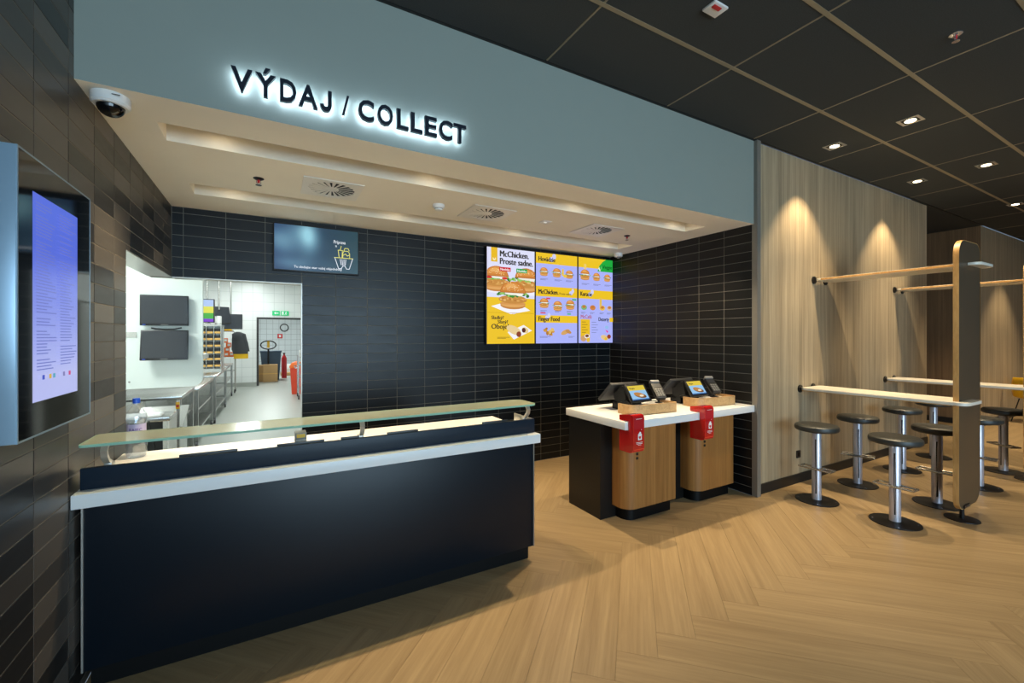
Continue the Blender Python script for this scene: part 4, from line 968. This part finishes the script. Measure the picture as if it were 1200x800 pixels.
ST = [((4.637, 2.20), 0, 'bar stool close to the oak wall, nearest the grey metal trim'), ((5.532, 2.224), 18, 'bar stool close to the oak wall, behind the nearest stool'),
      ((4.682, 1.612), 0, 'bar stool standing nearest the camera, out from the oak wall'), ((6.598, 2.206), 4, 'bar stool close to the oak wall, just before the rear high table'),
      ((5.545, 1.593), 0, 'bar stool partly hidden by the tall bronze panel'), ((7.664, 2.235), 0, 'bar stool behind the rear high table, close to the wall end'),
      ((7.56, 1.59), -35, 'bar stool right of the bronze panel beyond the rear high table'), ((6.57, 1.56), 0, 'bar stool mostly hidden behind the bronze panel, grey seat edge showing')]
st0 = make_stool()
for i, ((x, y), rz, lb) in enumerate(ST):
    o = st0 if i == 0 else copy_tree(st0)
    o.location = (x, y, 0); o.rotation_euler = (0, 0, R(rz)); o['label'] = 'grey padded ' + lb

# ------------------------------------------------------------------ high tables with shelf and panel
PY0, PY1 = 1.335, 1.372
def high_table(dx, lt, lsh, lpn):
    W0 = YF + .009
    tx0, tx1, tz = 5.045 + dx, 5.455 + dx, 1.012
    t = thing('high_table', ((tx0 + tx1) / 2, 1.95, tz), lt, 'table', 'high tables along the oak wall')
    # the top is built around the upright panel: two lobes joined past the panel
    def slab(x0, x1, z0, z1, r, y_end, notch):
        pl = rrect(x0, x1, y_end, W0 - .02, (r[0], r[1], r[2], r[3]), 8)
        return pl
    MB().prism(rrect(tx0, tx1, PY1 + .001, W0 - .012, (0, 0, .04, .04), 5), tz, tz + .026, bev=.0015).build('table_top', ['table_top'], t)
    MB().prism(rrect(tx0, tx1, 1.262, PY0 - .001, (.065, .065, 0, 0), 8), tz, tz + .026, bev=.0015).build('table_nose', 'table_top', t)
    B(tx0, 5.128 + dx, PY0 - .003, PY1 + .003, tz + .0004, tz + .0256).build('side_link', 'table_top', t)
    B(tx0 + .001, tx1 - .001, PY1 + .004, W0 - .03, tz - .007, tz - .0003).build('ply_underside', 'ply_edge', t)
    for x in (5.062 + dx, 5.33 + dx):
        MB().cyl((x, W0 + .0005, tz + .012), (x, W0 - .012, tz + .012), .042, 24).build('wall_disc', 'base_black', t)
    sx0, sx1, sz = 5.335 + dx, 5.725 + dx, 2.222
    s = thing('high_shelf', ((sx0 + sx1) / 2, 1.95, sz), lsh, 'shelf', 'upper shelves along the oak wall')
    MB().prism(rrect(sx0, sx1, PY1 + .001, W0 - .012, (0, 0, .10, .06), 6), sz, sz + .024, bev=.0015).build('shelf_board', 'table_top', s)
    MB().prism(rrect(sx0, sx1, 1.255, PY0 - .001, (.065, .065, 0, 0), 8), sz, sz + .024, bev=.0015).build('shelf_nose', 'table_top', s)
    B(sx0 - .0025, sx0 - .0003, PY1 + .004, W0 - .08, sz + .002, sz + .022).build('ply_edge', 'ply_edge', s)
    for x in (5.35 + dx, 5.60 + dx):
        MB().cyl((x, W0 + .0005, sz + .010), (x, W0 - .012, sz + .010), .042, 24).build('wall_disc', 'base_black', s)
    px0, px1 = 5.13 + dx, 5.665 + dx
    pn = thing('upright_panel', (5.28 + dx, (PY0 + PY1) / 2, 0), lpn, 'panel', 'upright panels at the table ends')
    pl = rrect(px0, px1, .10, 2.435, (.10, .14, .10, .14), 8)
    MB().prism(pl, PY0 + .002, PY1 - .002, axis='y').build('panel_board', 'bronze_panel', pn)
    b = MB(); i_ = rrect(px0 + .0035, px1 - .0035, .1035, 2.4315, (.097, .137, .097, .137), 8)
    for k in range(len(pl)):
        a, c = pl[k], pl[(k + 1) % len(pl)]; d, e = i_[k], i_[(k + 1) % len(pl)]
    o_ = rrect(px0 - .0015, px1 + .0015, .0985, 2.4365, (.10, .14, .10, .14), 8)
    b.rings([[(x, PY0, z) for x, z in i_], [(x, PY0, z) for x, z in o_], [(x, PY1, z) for x, z in o_], [(x, PY1, z) for x, z in i_]], False, False)
    b.build('wood_edging', 'ply_edge', pn)
    fx_, fy = 5.275 + dx, (PY0 + PY1) / 2
    MB().lathe([(.115, 0), (.116, .003), (.115, .007), (.02, .009)], (fx_, fy, 0), 32).build('foot_plate', 'base_black', pn)
    MB().cyl((fx_, fy, .008), (fx_, fy, .135), .016, 16).build('foot_post', 'base_black', pn)
    q = MB(); q.box(fx_ - .03, fx_ + .11, PY0 - .006, PY0 - .0005, .10, .128, bev=.001); q.build('foot_bracket', 'base_black', pn)
    for k in range(3): MB().cyl((fx_ - .01 + .045 * k, PY0 - .006, .114), (fx_ - .01 + .045 * k, PY0 - .009, .114), .006, 10).build('screw', 'chrome', pn)
high_table(0, 'narrow cream high table fixed to oak wall, nearer the tills', 'cream upper shelf on the oak wall, nearer the tills', 'tall bronze panel with oak edging at the front table end')
high_table(2.085, 'narrow cream high table fixed to oak wall, nearer the corridor', 'cream upper shelf on the oak wall, nearer the corridor', 'tall bronze panel at the rear table end, at the picture edge')
# wall sockets low on the oak wall
for x, lb in ((5.03, 'small black wall socket low on oak wall behind the first stool'), (6.72, 'small black wall socket low on oak wall near the rear table')):
    t = thing('wall_socket', (x, YF + .01, .27), lb, 'socket', 'sockets on the oak wall')
    MB().prism(rrect(x - .04, x + .04, .27, .35, .008, 3), YF + .002, YF + .0105, axis='y').build('face_plate', 'black_plastic', t)
    MB().cyl((x, YF + .003, .31), (x, YF + .001, .31), .022, 16).build('socket_well', 'kick_black', t)

# yellow dining chair at the far wall
def yellow_chair(x, y, rz):
    t = thing('dining_chair', (0, 0, 0), 'yellow shell dining chair with thin black legs by the far oak wall', 'chair')
    b = MB(); rs = []
    prof = [(-.21, .46), (-.19, .445), (0, .43), (.15, .435), (.20, .47), (.225, .56), (.25, .70), (.27, .83)]
    for k, (yy, z) in enumerate(prof):
        w = (.20, .215, .225, .22, .21, .215, .21, .17)[k]; rs.append([(w * math.sin(a) * 1.0, yy - .03 * (abs(a) / 1.2) ** 2 * (1 if k > 3 else 0), z + .03 * (abs(a) / 1.2) ** 2 * (0 if k > 3 else 1)) for a in (-1.4, -.9, -.45, 0, .45, .9, 1.4)])
    b.rings(rs, False, False, closed=False)
    o = b.build('shell', 'yellow_shell', t, world=False); md = o.modifiers.new('thick', 'SOLIDIFY'); md.thickness = .014
    for sx in (-1, 1):
        for sy in (-1, 1): MB().tube([(sx * .14, sy * .12, .43), (sx * .2, sy * .21, 0.0)], .009, 8).build('leg', 'base_black', t, world=False)
    t.location = (x, y, 0); t.rotation_euler = (0, 0, rz)
yellow_chair(12.3, 2.2, R(70))

# ------------------------------------------------------------------ kitchen behind the opening
KX0, KX1, KY1, KZ = -3.2, 1.45, 16.1, 3.4
b = MB(); b.box(KX0, LX0, 2.6, YB, -.12, -.001); b.box(LX0, XL + .0, OPY, YB, -.12, -.0005); b.box(KX0, KX1, YB, KY1 + .1, -.12, -.001); b.box(-2.6, 2.6, KY1 + .1, 22, -.12, -.001)
struct('floor_kitchen', b, 'kitchen_floor', 'pale resin kitchen floor', 'floor')
DXA, DXB, DZ = -0.36, 0.87, 2.15
b = MB(); b.box(KX0, DXA, KY1, KY1 + .1, 0, KZ); b.box(DXB, KX1, KY1, KY1 + .1, 0, KZ); b.box(DXA, DXB, KY1, KY1 + .1, DZ, KZ)
struct('wall_kitchen_end', b, 'kitchen_tile', 'white tiled end wall of the kitchen', 'wall')
struct('wall_kitchen_left', B(KX0 - .1, KX0, 2.6, KY1 + .1, 0, KZ), 'kitchen_tile', 'white tiled kitchen side wall', 'wall')
struct('wall_kitchen_right', B(KX1, KX1 + .1, YB + .15, KY1 + .1, 0, KZ), 'kitchen_tile', 'white tiled kitchen wall on the right', 'wall')
struct('wall_kitchen_near', B(KX0, LX0, 2.5, 2.6, 0, KZ), 'kitchen_tile', 'white tiled kitchen wall near the counter', 'wall')
struct('ceiling_kitchen', MB().box(KX0, LX0, 2.5, YB, KZ, KZ + .1).box(KX0, KX1 + .1, YB, KY1 + .1, KZ, KZ + .1), 'white_wall', 'white kitchen ceiling', 'ceiling')
struct('baseboard_kitchen', B(KX0, DXA - .06, KY1 - .012, KY1 - .0005, 0, .12), 'kitchen_floor', 'coved kitchen baseboard', 'baseboard')
b = MB(); b.box(-2.6, 2.6, 21.9, 22, 0, 3); struct('wall_store_end', b, 'store_tile', 'storeroom end wall with square tiles', 'wall')
b = MB(); b.box(-2.7, -2.6, KY1 + .1, 22, 0, 3); b.box(2.6, 2.7, KY1 + .1, 22, 0, 3); struct('wall_store_side', b, 'white_wall', 'storeroom side walls', 'wall')
struct('ceiling_store', B(-2.6, 2.6, KY1 + .1, 22, 3.0, 3.1), 'white_wall', 'storeroom ceiling', 'ceiling')
b = MB(); b.box(DXA - .06, DXA, KY1 - .03, KY1 + .1, 0, DZ + .06); b.box(DXB, DXB + .06, KY1 - .03, KY1 + .1, 0, DZ + .06); b.box(DXA, DXB, KY1 - .03, KY1 + .1, DZ, DZ + .06)
struct('door_1', b, 'dark_grey_plastic', 'grey steel door frame to the storeroom', 'door')
# kitchen ceiling light panels
for i, (x, y) in enumerate(((-.6, 6.4), (-.6, 9.2), (-.6, 12.0), (-.6, 14.8), (-2.2, 4.4), (-2.2, 7.6))):
    t = thing('light_panel', (x, y, KZ - .03), 'square white light panel in the kitchen ceiling, out of direct view', 'light', 'kitchen light panels')
    B(x - .31, x + .31, y - .31, y + .31, KZ - .028, KZ - .0005).build('panel_frame', 'white_plastic', t); B(x - .29, x + .29, y - .29, y + .29, KZ - .03, KZ - .0282).build('diffuser', 'lamp_kitchen', t)
    l = area('panel_light', (0, 0, -.006), (0, 0, 0),   .56, .56, (112 if y < 5 else 42), (0.93, 1.0, 0.97)); l.parent = t
t = thing('light_panel', (0, 19, 2.97), 'square white light panel in the storeroom ceiling', 'light', 'kitchen light panels')
B(-.31, .31, 18.69, 19.31, 2.972, 2.9995).build('panel_frame', 'white_plastic', t); l = area('panel_light', (0, 0, -.006), (0, 0, 0), .56, .56, 110, (0.93, 1.0, 0.97)); l.parent = t

# white hanging panel with two monitors
PNY = 5.50
t = thing('equipment_panel', (-1.2, PNY, 1.08), 'large white hanging back panel behind the kitchen monitors', 'panel')
pl = rrect(-2.2, -0.628, 1.08, 2.75, (0, .09, 0, 0), 6); MB().prism(pl, PNY, PNY + .05, axis='y').build('panel_sheet', 'kitchen_panel', t)
B(-1.42, -1.16, PNY - .004, PNY - .0005, 1.585, 1.64).build('steel_strip', 'steel', t)
MB().cyl((-1.215, PNY - .001, 1.15), (-1.215, PNY - .006, 1.15), .009, 12).build('screw_cap', 'grey_plastic', t)
B(-2.2, -.64, PNY + .051, PNY + .6, 1.35, 1.40).build('rear_shelf', 'steel_sheet', t); B(-2.2, -2.1, PNY + .051, PNY + .5, 0.0, 1.35).build('rear_post', 'steel_sheet', t)
def monitor(cx, y, z0, w, h, label, roll=0, tilt=0, face='monitor_face', grp='black monitors on the white panel', arm=True):
    t = thing('monitor', (cx, y, z0), label, 'monitor', grp)
    m = Matrix.Translation((cx, y - .05, z0 + h / 2)) @ Matrix.Rotation(R(roll), 4, 'Y') @ Matrix.Rotation(R(tilt), 4, 'X')
    MB(m).box(-w / 2, w / 2, 0, .03, -h / 2, h / 2, bev=.004).build('bezel', 'monitor_bezel', t)
    MB(m).box(-w / 2 + .012, w / 2 - .012, -.0012, -.0002, -h / 2 + .022, h / 2 - .012).build('screen_face', face, t)
    MB(m).box(-w / 2 + .02, -w / 2 + .045, -.0014, -.0003, -h / 2 + .006, -h / 2 + .012).build('maker_mark', 'bottle_blue', t)
    MB(m).box(-.03, .03, -.0014, -.0003, -h / 2 + .007, -h / 2 + .012).build('maker_mark', 'grey_plastic', t)
    if arm: MB().cyl((cx, y - .02, z0 + h / 2), (cx, y - .0008, z0 + h / 2), .04, 12).build('wall_arm', 'black_plastic', t)
    return t
monitor(-0.935, PNY, 1.705, .385, .305, 'black monitor on the white kitchen panel, upper of the pair')
monitor(-0.930, PNY - .03, 1.362, .378, .30, 'black monitor on the white kitchen panel, lower and slightly crooked', roll=0, tilt=-9)
b = MB(); b.tube([(-1.04, PNY - .03, 1.68), (-1.0, PNY - .05, 1.672), (-.93, PNY - .055, 1.668), (-.86, PNY - .05, 1.67), (-.80, PNY - .03, 1.685)], .007, 6)
tag(b.build('monitor_cable', 'black_plastic'), 'black cable looping between the two kitchen monitors', 'cable')
# steel tables along the kitchen line
def steel_table(x0, x1, y0, y1, z, label, shelf=(.25, .55), casters=False, side=False, name='steel_table'):
    t = thing(name, ((x0 + x1) / 2, (y0 + y1) / 2, 0), label, 'table', 'steel kitchen tables')
    B(x0, x1, y0, y1, z - .04, z, bev=.004).build('table_top', 'steel', t)
    zb = .10 if casters else 0.0
    for x in (x0 + .03, x1 - .03):
        for y in (y0 + .03, y1 - .03):
            lg = B(x - .02, x + .02, y - .02, y + .02, zb, z - .04).build('leg', 'steel', t)
            if casters:
                MB().cyl((x - .015, y, .045), (x + .015, y, .045), .045, 14).build('caster', 'dark_grey_plastic', lg)
                B(x - .022, x + .022, y - .02, y + .02, .06, .105).build('caster_fork', 'chrome', lg)
    for s in shelf: B(x0 + .03, x1 - .03, y0 + .03, y1 - .03, s, s + .025).build('shelf', 'steel', t)
    if side: B(x1 - .012, x1 - .002, y0, y1, .08, z - .04).build('side_panel', 'steel_sheet', t)
    return t
t = steel_table(-2.1, -.83, 5.05, 5.42, .85, 'steel kitchen bench below the white panel, nearest the opening', (.45,), side=True)
B(-2.05, -.9, 5.38, 5.40, .10, .80).build('back_sheet', 'dark_grey_plastic', t); B(-1.25, -1.23, 5.07, 5.37, .1, .80).build('divider', 'steel_sheet', t)
k = thing('keyboard', (-1.10, 5.18, .851), 'white keyboard lying on the steel bench', 'keyboard')
B(-1.34, -.90, 5.09, 5.25, .851, .868, bev=.004).build('key_tray', 'white_plastic', k)
for i in range(14):
    for j in range(4): B(-1.325 + i * .030, -1.300 + i * .030, 5.105 + j * .034, 5.132 + j * .034, .8682, .876).build('key', 'white_wall', k, smooth=False)
b = MB(); b.tube([(-1.02, 5.045, .80), (-.98, 5.03, .70), (-1.1, 5.03, .60), (-1.25, 5.04, .52), (-1.4, 5.04, .5)], .006, 6).tube([(-.98, 5.04, .82), (-.95, 5.02, .70), (-.93, 5.03, .55)], .006, 6)
tag(b.build('bench_cable', 'black_plastic'), 'black cable hanging in front of the steel bench', 'cable')
steel_table(-2.1, -.92, 6.30, 7.25, .90, 'long steel worktable behind the white panel', (.3, .6))
t = thing('emergency_switch', (-.86, 5.72, .86), 'red and yellow emergency switch on the steel line', 'switch')
B(-.885, -.852, 5.70, 5.715, .83, .90, bev=.002).build('yellow_plate', 'yellow_shell', t); MB().cyl((-.866, 5.70, .862), (-.866, 5.68, .862), .013, 14).build('red_button', 'red_paint', t); B(-.88, -.855, 5.7152, 5.76, .0, .92).build('post', 'steel', t)
steel_table(-1.95, -.90, 7.5, 9.3, .86, 'steel prep table in the middle of the kitchen line', (.22, .52), True)
steel_table(-1.95, -.88, 9.5, 11.6, .88, 'steel prep table carrying the tray tower', (.2, .5), True)
steel_table(-1.95, -.90, 11.9, 13.7, .88, 'steel prep table at the far end of the kitchen line', (.2, .5), True)
# tilted chute bins between bench and table
t = thing('steel_chute', (-.93, 6.0, 0), 'angled steel chute bin beside the steel bench', 'bin')
MB().prism([(5.80, .0), (6.22, .0), (6.22, .78), (5.80, .60)], -1.25, -.86, axis='x').build('chute_body', 'steel_sheet', t); MB().prism([(5.80, .603), (6.22, .783), (6.22, .80), (5.80, .62)], -1.27, -.84, axis='x').build('chute_lid', 'steel', t)
# tray tower with labelled openings
t = thing('tray_tower', (-1.08, 10.75, .8805), 'steel holding tower with rows of amber tray fronts', 'holding cabinet')
B(-1.28, -.895, 10.55, 11.2, .8805, .94).build('tower_plinth', 'steel', t); B(-1.275, -.90, 10.86, 11.2, .94, 1.80).build('tower_body', 'steel_sheet', t)
for x in (-1.215, -1.09, -.965):
    B(x - .062, x - .052, 10.55, 10.86, .94, 1.80).build('upright', 'steel', t)
    for r_ in range(6):
        z = .98 + r_ * .135
        B(x - .046, x + .052, 10.56, 10.855, z, z + .04).build('tray_front', 'tray_amber', t); B(x - .04, x + .046, 10.58, 10.855, z + .041, z + .10).build('tray_gap', 'black_plastic', t)
B(-.908, -.898, 10.55, 10.86, .94, 1.80).build('upright', 'steel', t); B(-1.29, -.89, 10.54, 11.2, 1.80, 1.83).build('tower_roof', 'steel', t)
for k_, x in enumerate((-1.2, -1.06, -.96)):
    c_ = thing('cup_dispenser', (x, 10.8, 1.8305), ['white cup dispenser on the holding tower, beside the white panel', 'white cup dispenser on the holding tower, middle one', 'white cup dispenser on the holding tower, nearest the rolling rack'][k_], 'dispenser', 'cup dispensers on the tower')
    MB().lathe([(.045, 0), (.05, .01), (.05, .17), (.04, .19)], (x, 10.8, 1.8305), 14).build('dispenser_tube', 'white_plastic', c_); MB().lathe([(.052, .02), (.052, .035)], (x, 10.8, 1.8305), 14).build('dispenser_ring', 'steel', c_)
# coloured order screen and monitors hung from the ceiling
def hung(x, y, z, w, h, label, rz, tilt, picture=None):
    t = thing('hung_monitor', (x, y, z), label, 'monitor', 'ceiling hung kitchen monitors')
    m = Matrix.Translation((x, y, z)) @ Matrix.Rotation(R(rz), 4, 'Z') @ Matrix.Rotation(R(tilt), 4, 'X')
    MB(m).box(-w / 2, w / 2, 0, .05, -h / 2, h / 2, bev=.006).build('monitor_body', 'monitor_bezel', t)
    MB().cyl((x, y + .03, z + h * .3), (x, y + .05, KZ - .001), .018, 10).build('drop_pole', 'steel', t)
    if picture:
        p = Print(m @ Vector((-w / 2 + .015, -.0008, -h / 2 + .015)), m.to_3x3() @ Vector((1, 0, 0)), m.to_3x3() @ Vector((0, 0, 1)), m.to_3x3() @ Vector((0, -1, 0)))
        H = h - .03; y0 = 0
        for f, c in picture: p.rect(0, y0, w - .03, y0 + f * H, c); y0 += f * H
        p.build('screen_picture', t)
    else: MB(m).box(-w / 2 + .015, w / 2 - .015, -.0015, -.0003, -h / 2 + .015, h / 2 - .015).build('screen_face', 'monitor_face', t)
hung(-1.0, 9.3, 2.05, .22, .42, 'small order screen with green and yellow bands hung over the kitchen line', -4, 0, [(.14, (120, 50, 200)), (.26, (60, 170, 60)), (.3, (220, 220, 70)), (.3, (170, 196, 240))])
hung(-1.12, 12.6, 2.12, .55, .42, 'dark tilted monitor hung over the far kitchen line', 35, -14)
hung(-.93, 13.4, 1.98, .52, .40, 'dark flat monitor hung low over the far kitchen line', 5, 0)
hung(-.98, 6.9, 2.50, .10, .6, 'dark narrow monitor edge hung beside the white panel', 85, 0)
# rolling rack with jackets and orange boxes
rk = thing('rolling_rack', (-1.1, 14.4, 0), 'steel rolling rack holding jackets and orange boxes', 'rack')
b = MB(); b.tube([(-1.42, 14.4, .10), (-1.42, 14.4, 1.68), (-1.40, 14.4, 1.74), (-.94, 14.4, 1.74), (-.90, 14.4, 1.68), (-.90, 14.4, .10)], .018, 8); b.build('rack_frame', 'steel', rk)
for z in (.25, .62, 1.0): B(-1.41, -.91, 14.38, 14.75, z, z + .02).build('rack_shelf', 'steel', rk)
for x in (-1.41, -.91):
    MB().tube([(x, 14.75, .10), (x, 14.75, 1.2)], .014, 8).build('rack_post', 'steel', rk)
    for y in (14.4, 14.75): MB().cyl((x - .015, y, .05), (x + .015, y, .05), .05, 14).build('caster', 'dark_grey_plastic', rk)
n_ = 0
for z, xs_ in ((1.021, (-1.30, -1.12, -1.0)), (1.152, (-1.28, -1.1)), (1.283, (-1.3, -1.06)), (1.414, (-1.14,))):
    for x in xs_:
        t = thing('orange_box', (x, 14.5, z), 'small orange and white box stacked on the rolling rack', 'box', 'orange boxes on the rolling rack')
        B(x - .06, x + .06, 14.43, 14.6, z, z + .128, bev=.003).build('box_body', 'orange', t); B(x - .02, x + .05, 14.4285, 14.4298, z + .04, z + .1).build('white_panel', 'white_plastic', t)
def jacket(x, y, z1, m1, m2, label):
    t = thing('jacket', (x, y, z1 - .75), label, 'jacket', 'jackets on the rolling rack')
    rs = []
    for k, (w, d, z, sx) in enumerate(((.05, .04, 0, 0), (.16, .08, -.06, .01), (.18, .10, -.25, .03), (.20, .11, -.5, .05), (.17, .09, -.62, .07))):
        rs.append([(x + sx + w * math.cos(a) * (1 + .08 * math.sin(5 * a + k)), y + d * math.sin(a) * (1 + .1 * math.sin(4 * a + k)), z1 + z) for a in [2 * PI * i / 16 for i in range(16)]])
    bd = MB().rings(rs).build('jacket_body', m1, t)
    MB().rings([[(x + .16 + dx + .06 * math.cos(a), y - .02 + .05 * math.sin(a), z1 + z) for a in [2 * PI * i / 10 for i in range(10)]] for dx, z in ((-.06, -.08), (.02, -.3), (.06, -.55))]).build('sleeve', m1, t)
    MB().rings([[(x + .07 + .175 * math.cos(a), y + .095 * math.sin(a), z1 + z) for a in [2 * PI * i / 14 for i in range(14)]] for z in (-.621, -.75)]).build('hem_band', m2, t)
jacket(-.82, 14.25, 1.72, 'grey_cloth', 'yellow_cloth', 'dark grey jacket with yellow hem hanging on the rolling rack')
t = thing('hard_hat', (-1.12, 14.4, 1.76), 'yellow cap resting on top of the rolling rack', 'cap')
MB().lathe([(.15, 0), (.14, .03), (.12, .08), (.07, .12), (.01, .13)], (-1.12, 14.4, 1.759), 20).build('cap_crown', 'yellow_cloth', t); MB().lathe([(.17, -.002), (.17, .006)], (-1.12, 14.36, 1.761), 20).build('cap_brim', 'yellow_cloth', t)
# exit sign and safety signs
t = thing('exit_sign', (.25, KY1, 2.28), 'green emergency exit sign above the storeroom door', 'sign')
B(.02, .235, KY1 - .03, KY1 - .0005, 2.28, 2.43).build('sign_box', 'green_sign', t); B(.27, .50, KY1 - .03, KY1 - .0005, 2.28, 2.43).build('sign_box', 'green_sign', t)
p = Print((.02, KY1 - .031, 2.28), (1, 0, 0), (0, 0, 1), (0, -1, 0)); W_ = (240, 250, 245)
p.poly([(.05, .075), (.10, .12), (.10, .09), (.18, .09), (.18, .06), (.10, .06), (.10, .03)], W_); p.rect(.28, .02, .33, .13, W_); p.ell(.40, .11, .016, .016, W_); p.line([(.40, .09), (.385, .055), (.36, .025)], .016, W_); p.line([(.385, .055), (.42, .03)], .016, W_); p.line([(.37, .085), (.43, .07)], .012, W_)
p.build('pictogram', t, 'print')
# storeroom things seen through the door
def carton(x, y, z, w, d, h, label, m='cardboard'):
    t = thing('cardboard_box', (x, y, z), label, 'box', 'boxes in the storeroom')
    B(x - w / 2, x + w / 2, y - d / 2, y + d / 2, z, z + h, bev=.004).build('carton', m, t); B(x - w / 2, x + w / 2, y - d / 2 - .002, y - d / 2 - .0004, z + h * .46, z + h * .5).build('tape', 'tray_amber', t); B(x - .02, x + .02, y - d / 2, y + d / 2, z + h + .0003, z + h + .0015).build('tape', 'tray_amber', t)
    return t
carton(-.03, 17.4, 0, .44, .40, .60, 'brown cardboard box standing just inside the storeroom')
carton(-.42, 17.6, 0, .34, .40, .58, 'brown cardboard box half hidden by the door frame')
carton(.62, 19.8, 0, .6, .4, .12, 'flat brown carton on the storeroom floor'); carton(.75, 20.4, 0, .4, .4, .42, 'white carton further back in the storeroom', 'white_plastic'); carton(1.4, 20.4, .0, .6, .4, .55, 'pale red carton at the back of the storeroom', 'orange_red')
t = thing('blue_bin', (-.02, 18.2, 0), 'dark blue plastic bin behind the cardboard box', 'bin')
MB().rings([[(-.02 + a * w, 18.2 + c * .25, z) for a, c in ((-1, -1), (1, -1), (1, 1), (-1, 1))] for w, z in ((.26, 0), (.33, 1.0))]).build('bin_body', 'blue_plastic', t); B(-.37, .33, 17.94, 18.46, 1.0, 1.06, bev=.01).build('bin_lid', 'blue_plastic', t)
t = thing('red_cylinder', (.42, 18.6, 0), 'dark red extinguisher beside the blue bin', 'extinguisher')
MB().lathe([(.09, 0), (.09, .75), (.05, .85), (.03, .87), (.03, .92)], (.42, 18.6, 0), 16).build('cylinder_body', 'red_paint', t); B(.38, .46, 18.58, 18.62, .92, .96).build('valve_lever', 'black_plastic', t)
t = thing('pallet_truck', (-.10, 17.9, 0), 'pallet truck with black loop handle in the storeroom', 'pallet truck')
MB().tube([(-.10, 17.86, .1), (-.10, 17.82, .75), (-.10, 17.80, 1.15)], .03, 8).build('tiller', 'black_plastic', t)
MB().tube([(-.10 + .24 * math.cos(a) * (1 if abs(math.sin(a)) < .9 else .95), 17.80, 1.28 + .15 * math.sin(a)) for a in [2 * PI * i / 20 for i in range(20)]], .022, 8, closed=True).build('loop_handle', 'black_plastic', t)
B(-.14, -.06, 17.78, 17.82, 1.18, 1.42).build('handle_centre', 'yellow_shell', t); B(-.35, .1, 17.85, 17.93, 0.02, .3).build('truck_body', 'black_plastic', t)
t = thing('safety_sign', (.33, 21.89, 1.5), 'small red safety sign on the storeroom wall', 'sign'); B(.23, .43, 21.885, 21.8995, 1.5, 1.7).build('sign_plate', 'red_paint', t); B(.29, .37, 21.883, 21.8848, 1.55, 1.65).build('white_mark', 'white_plastic', t)
t = thing('round_hoop', (.5, 21.89, 1.8), 'dark round hoop hanging on the storeroom wall', 'hoop'); MB().tube([(.5 + .16 * math.cos(a), 21.87, 1.98 + .16 * math.sin(a)) for a in [2 * PI * i / 20 for i in range(20)]], .02, 6, closed=True).build('hoop_ring', 'black_plastic', t); B(.49, .51, 21.86, 21.8995, 2.12, 2.16).build('hook', 'steel', t)
# red bin and steel trolley beside the right jamb
t = thing('red_bin', (.62, 13.4, 0), 'orange red plastic bin beside the steel trolley', 'bin')
MB().rings([[(.62 + a * w, 13.4 + c * .16, z) for a, c in ((-1, -1), (1, -1), (1, 1), (-1, 1))] for w, z in ((.13, 0), (.17, .72))]).build('bin_body', 'orange_red', t); MB().rings([[(.62 + .19 * math.cos(a) * k, 13.4 + .19 * math.sin(a) * k, z) for a in [2 * PI * i / 16 for i in range(16)]] for k, z in ((1, .721), (1, .76), (.7, .86), (.2, .9))]).build('bin_lid', 'orange', t)
t = thing('wire_trolley', (.85, 12.4, 0), 'chrome wire trolley partly hidden by the right jamb', 'trolley')
for x in (.60, 1.15):
    for y in (12.1, 12.7):
        lg = MB().tube([(x, y, .1), (x, y, 1.1)], .014, 8).build('post', 'chrome', t); MB().cyl((x - .015, y, .05), (x + .015, y, .05), .05, 14).build('caster', 'dark_grey_plastic', lg)
for z in (.25, .55, .85, 1.05): B(.59, 1.16, 12.09, 12.71, z, z + .02).build('wire_shelf', 'steel', t)
MB().tube([(.60, 12.1, .82), (.52, 12.05, .80), (.52, 12.75, .80), (.60, 12.7, .82)], .012, 8).build('push_handle', 'chrome', t)
carton(.88, 12.4, 1.0705, .5, .5, .16, 'white carton on top of the wire trolley', 'white_plastic')
# steel fridge on the right side of the kitchen, seen mirrored in the glossy wall display
t = thing('steel_fridge', (.95, 6.9, 0), 'tall steel fridge inside the kitchen, mirrored in the glossy wall display', 'fridge')
B(.5, 1.4, 6.3, 7.6, .1, 2.0, bev=.005).build('fridge_body', 'steel', t); B(.52, 1.38, 6.32, 7.58, 0, .1).build('fridge_plinth', 'kick_black', t)
for y in (6.32, 6.97):
    d_ = B(.47, .499, y, y + .61, .14, 1.97, bev=.004).build('fridge_door', 'steel_sheet', t); B(.44, .469, y + .53, y + .56, .9, 1.4).build('door_handle', 'dark_grey_plastic', d_)
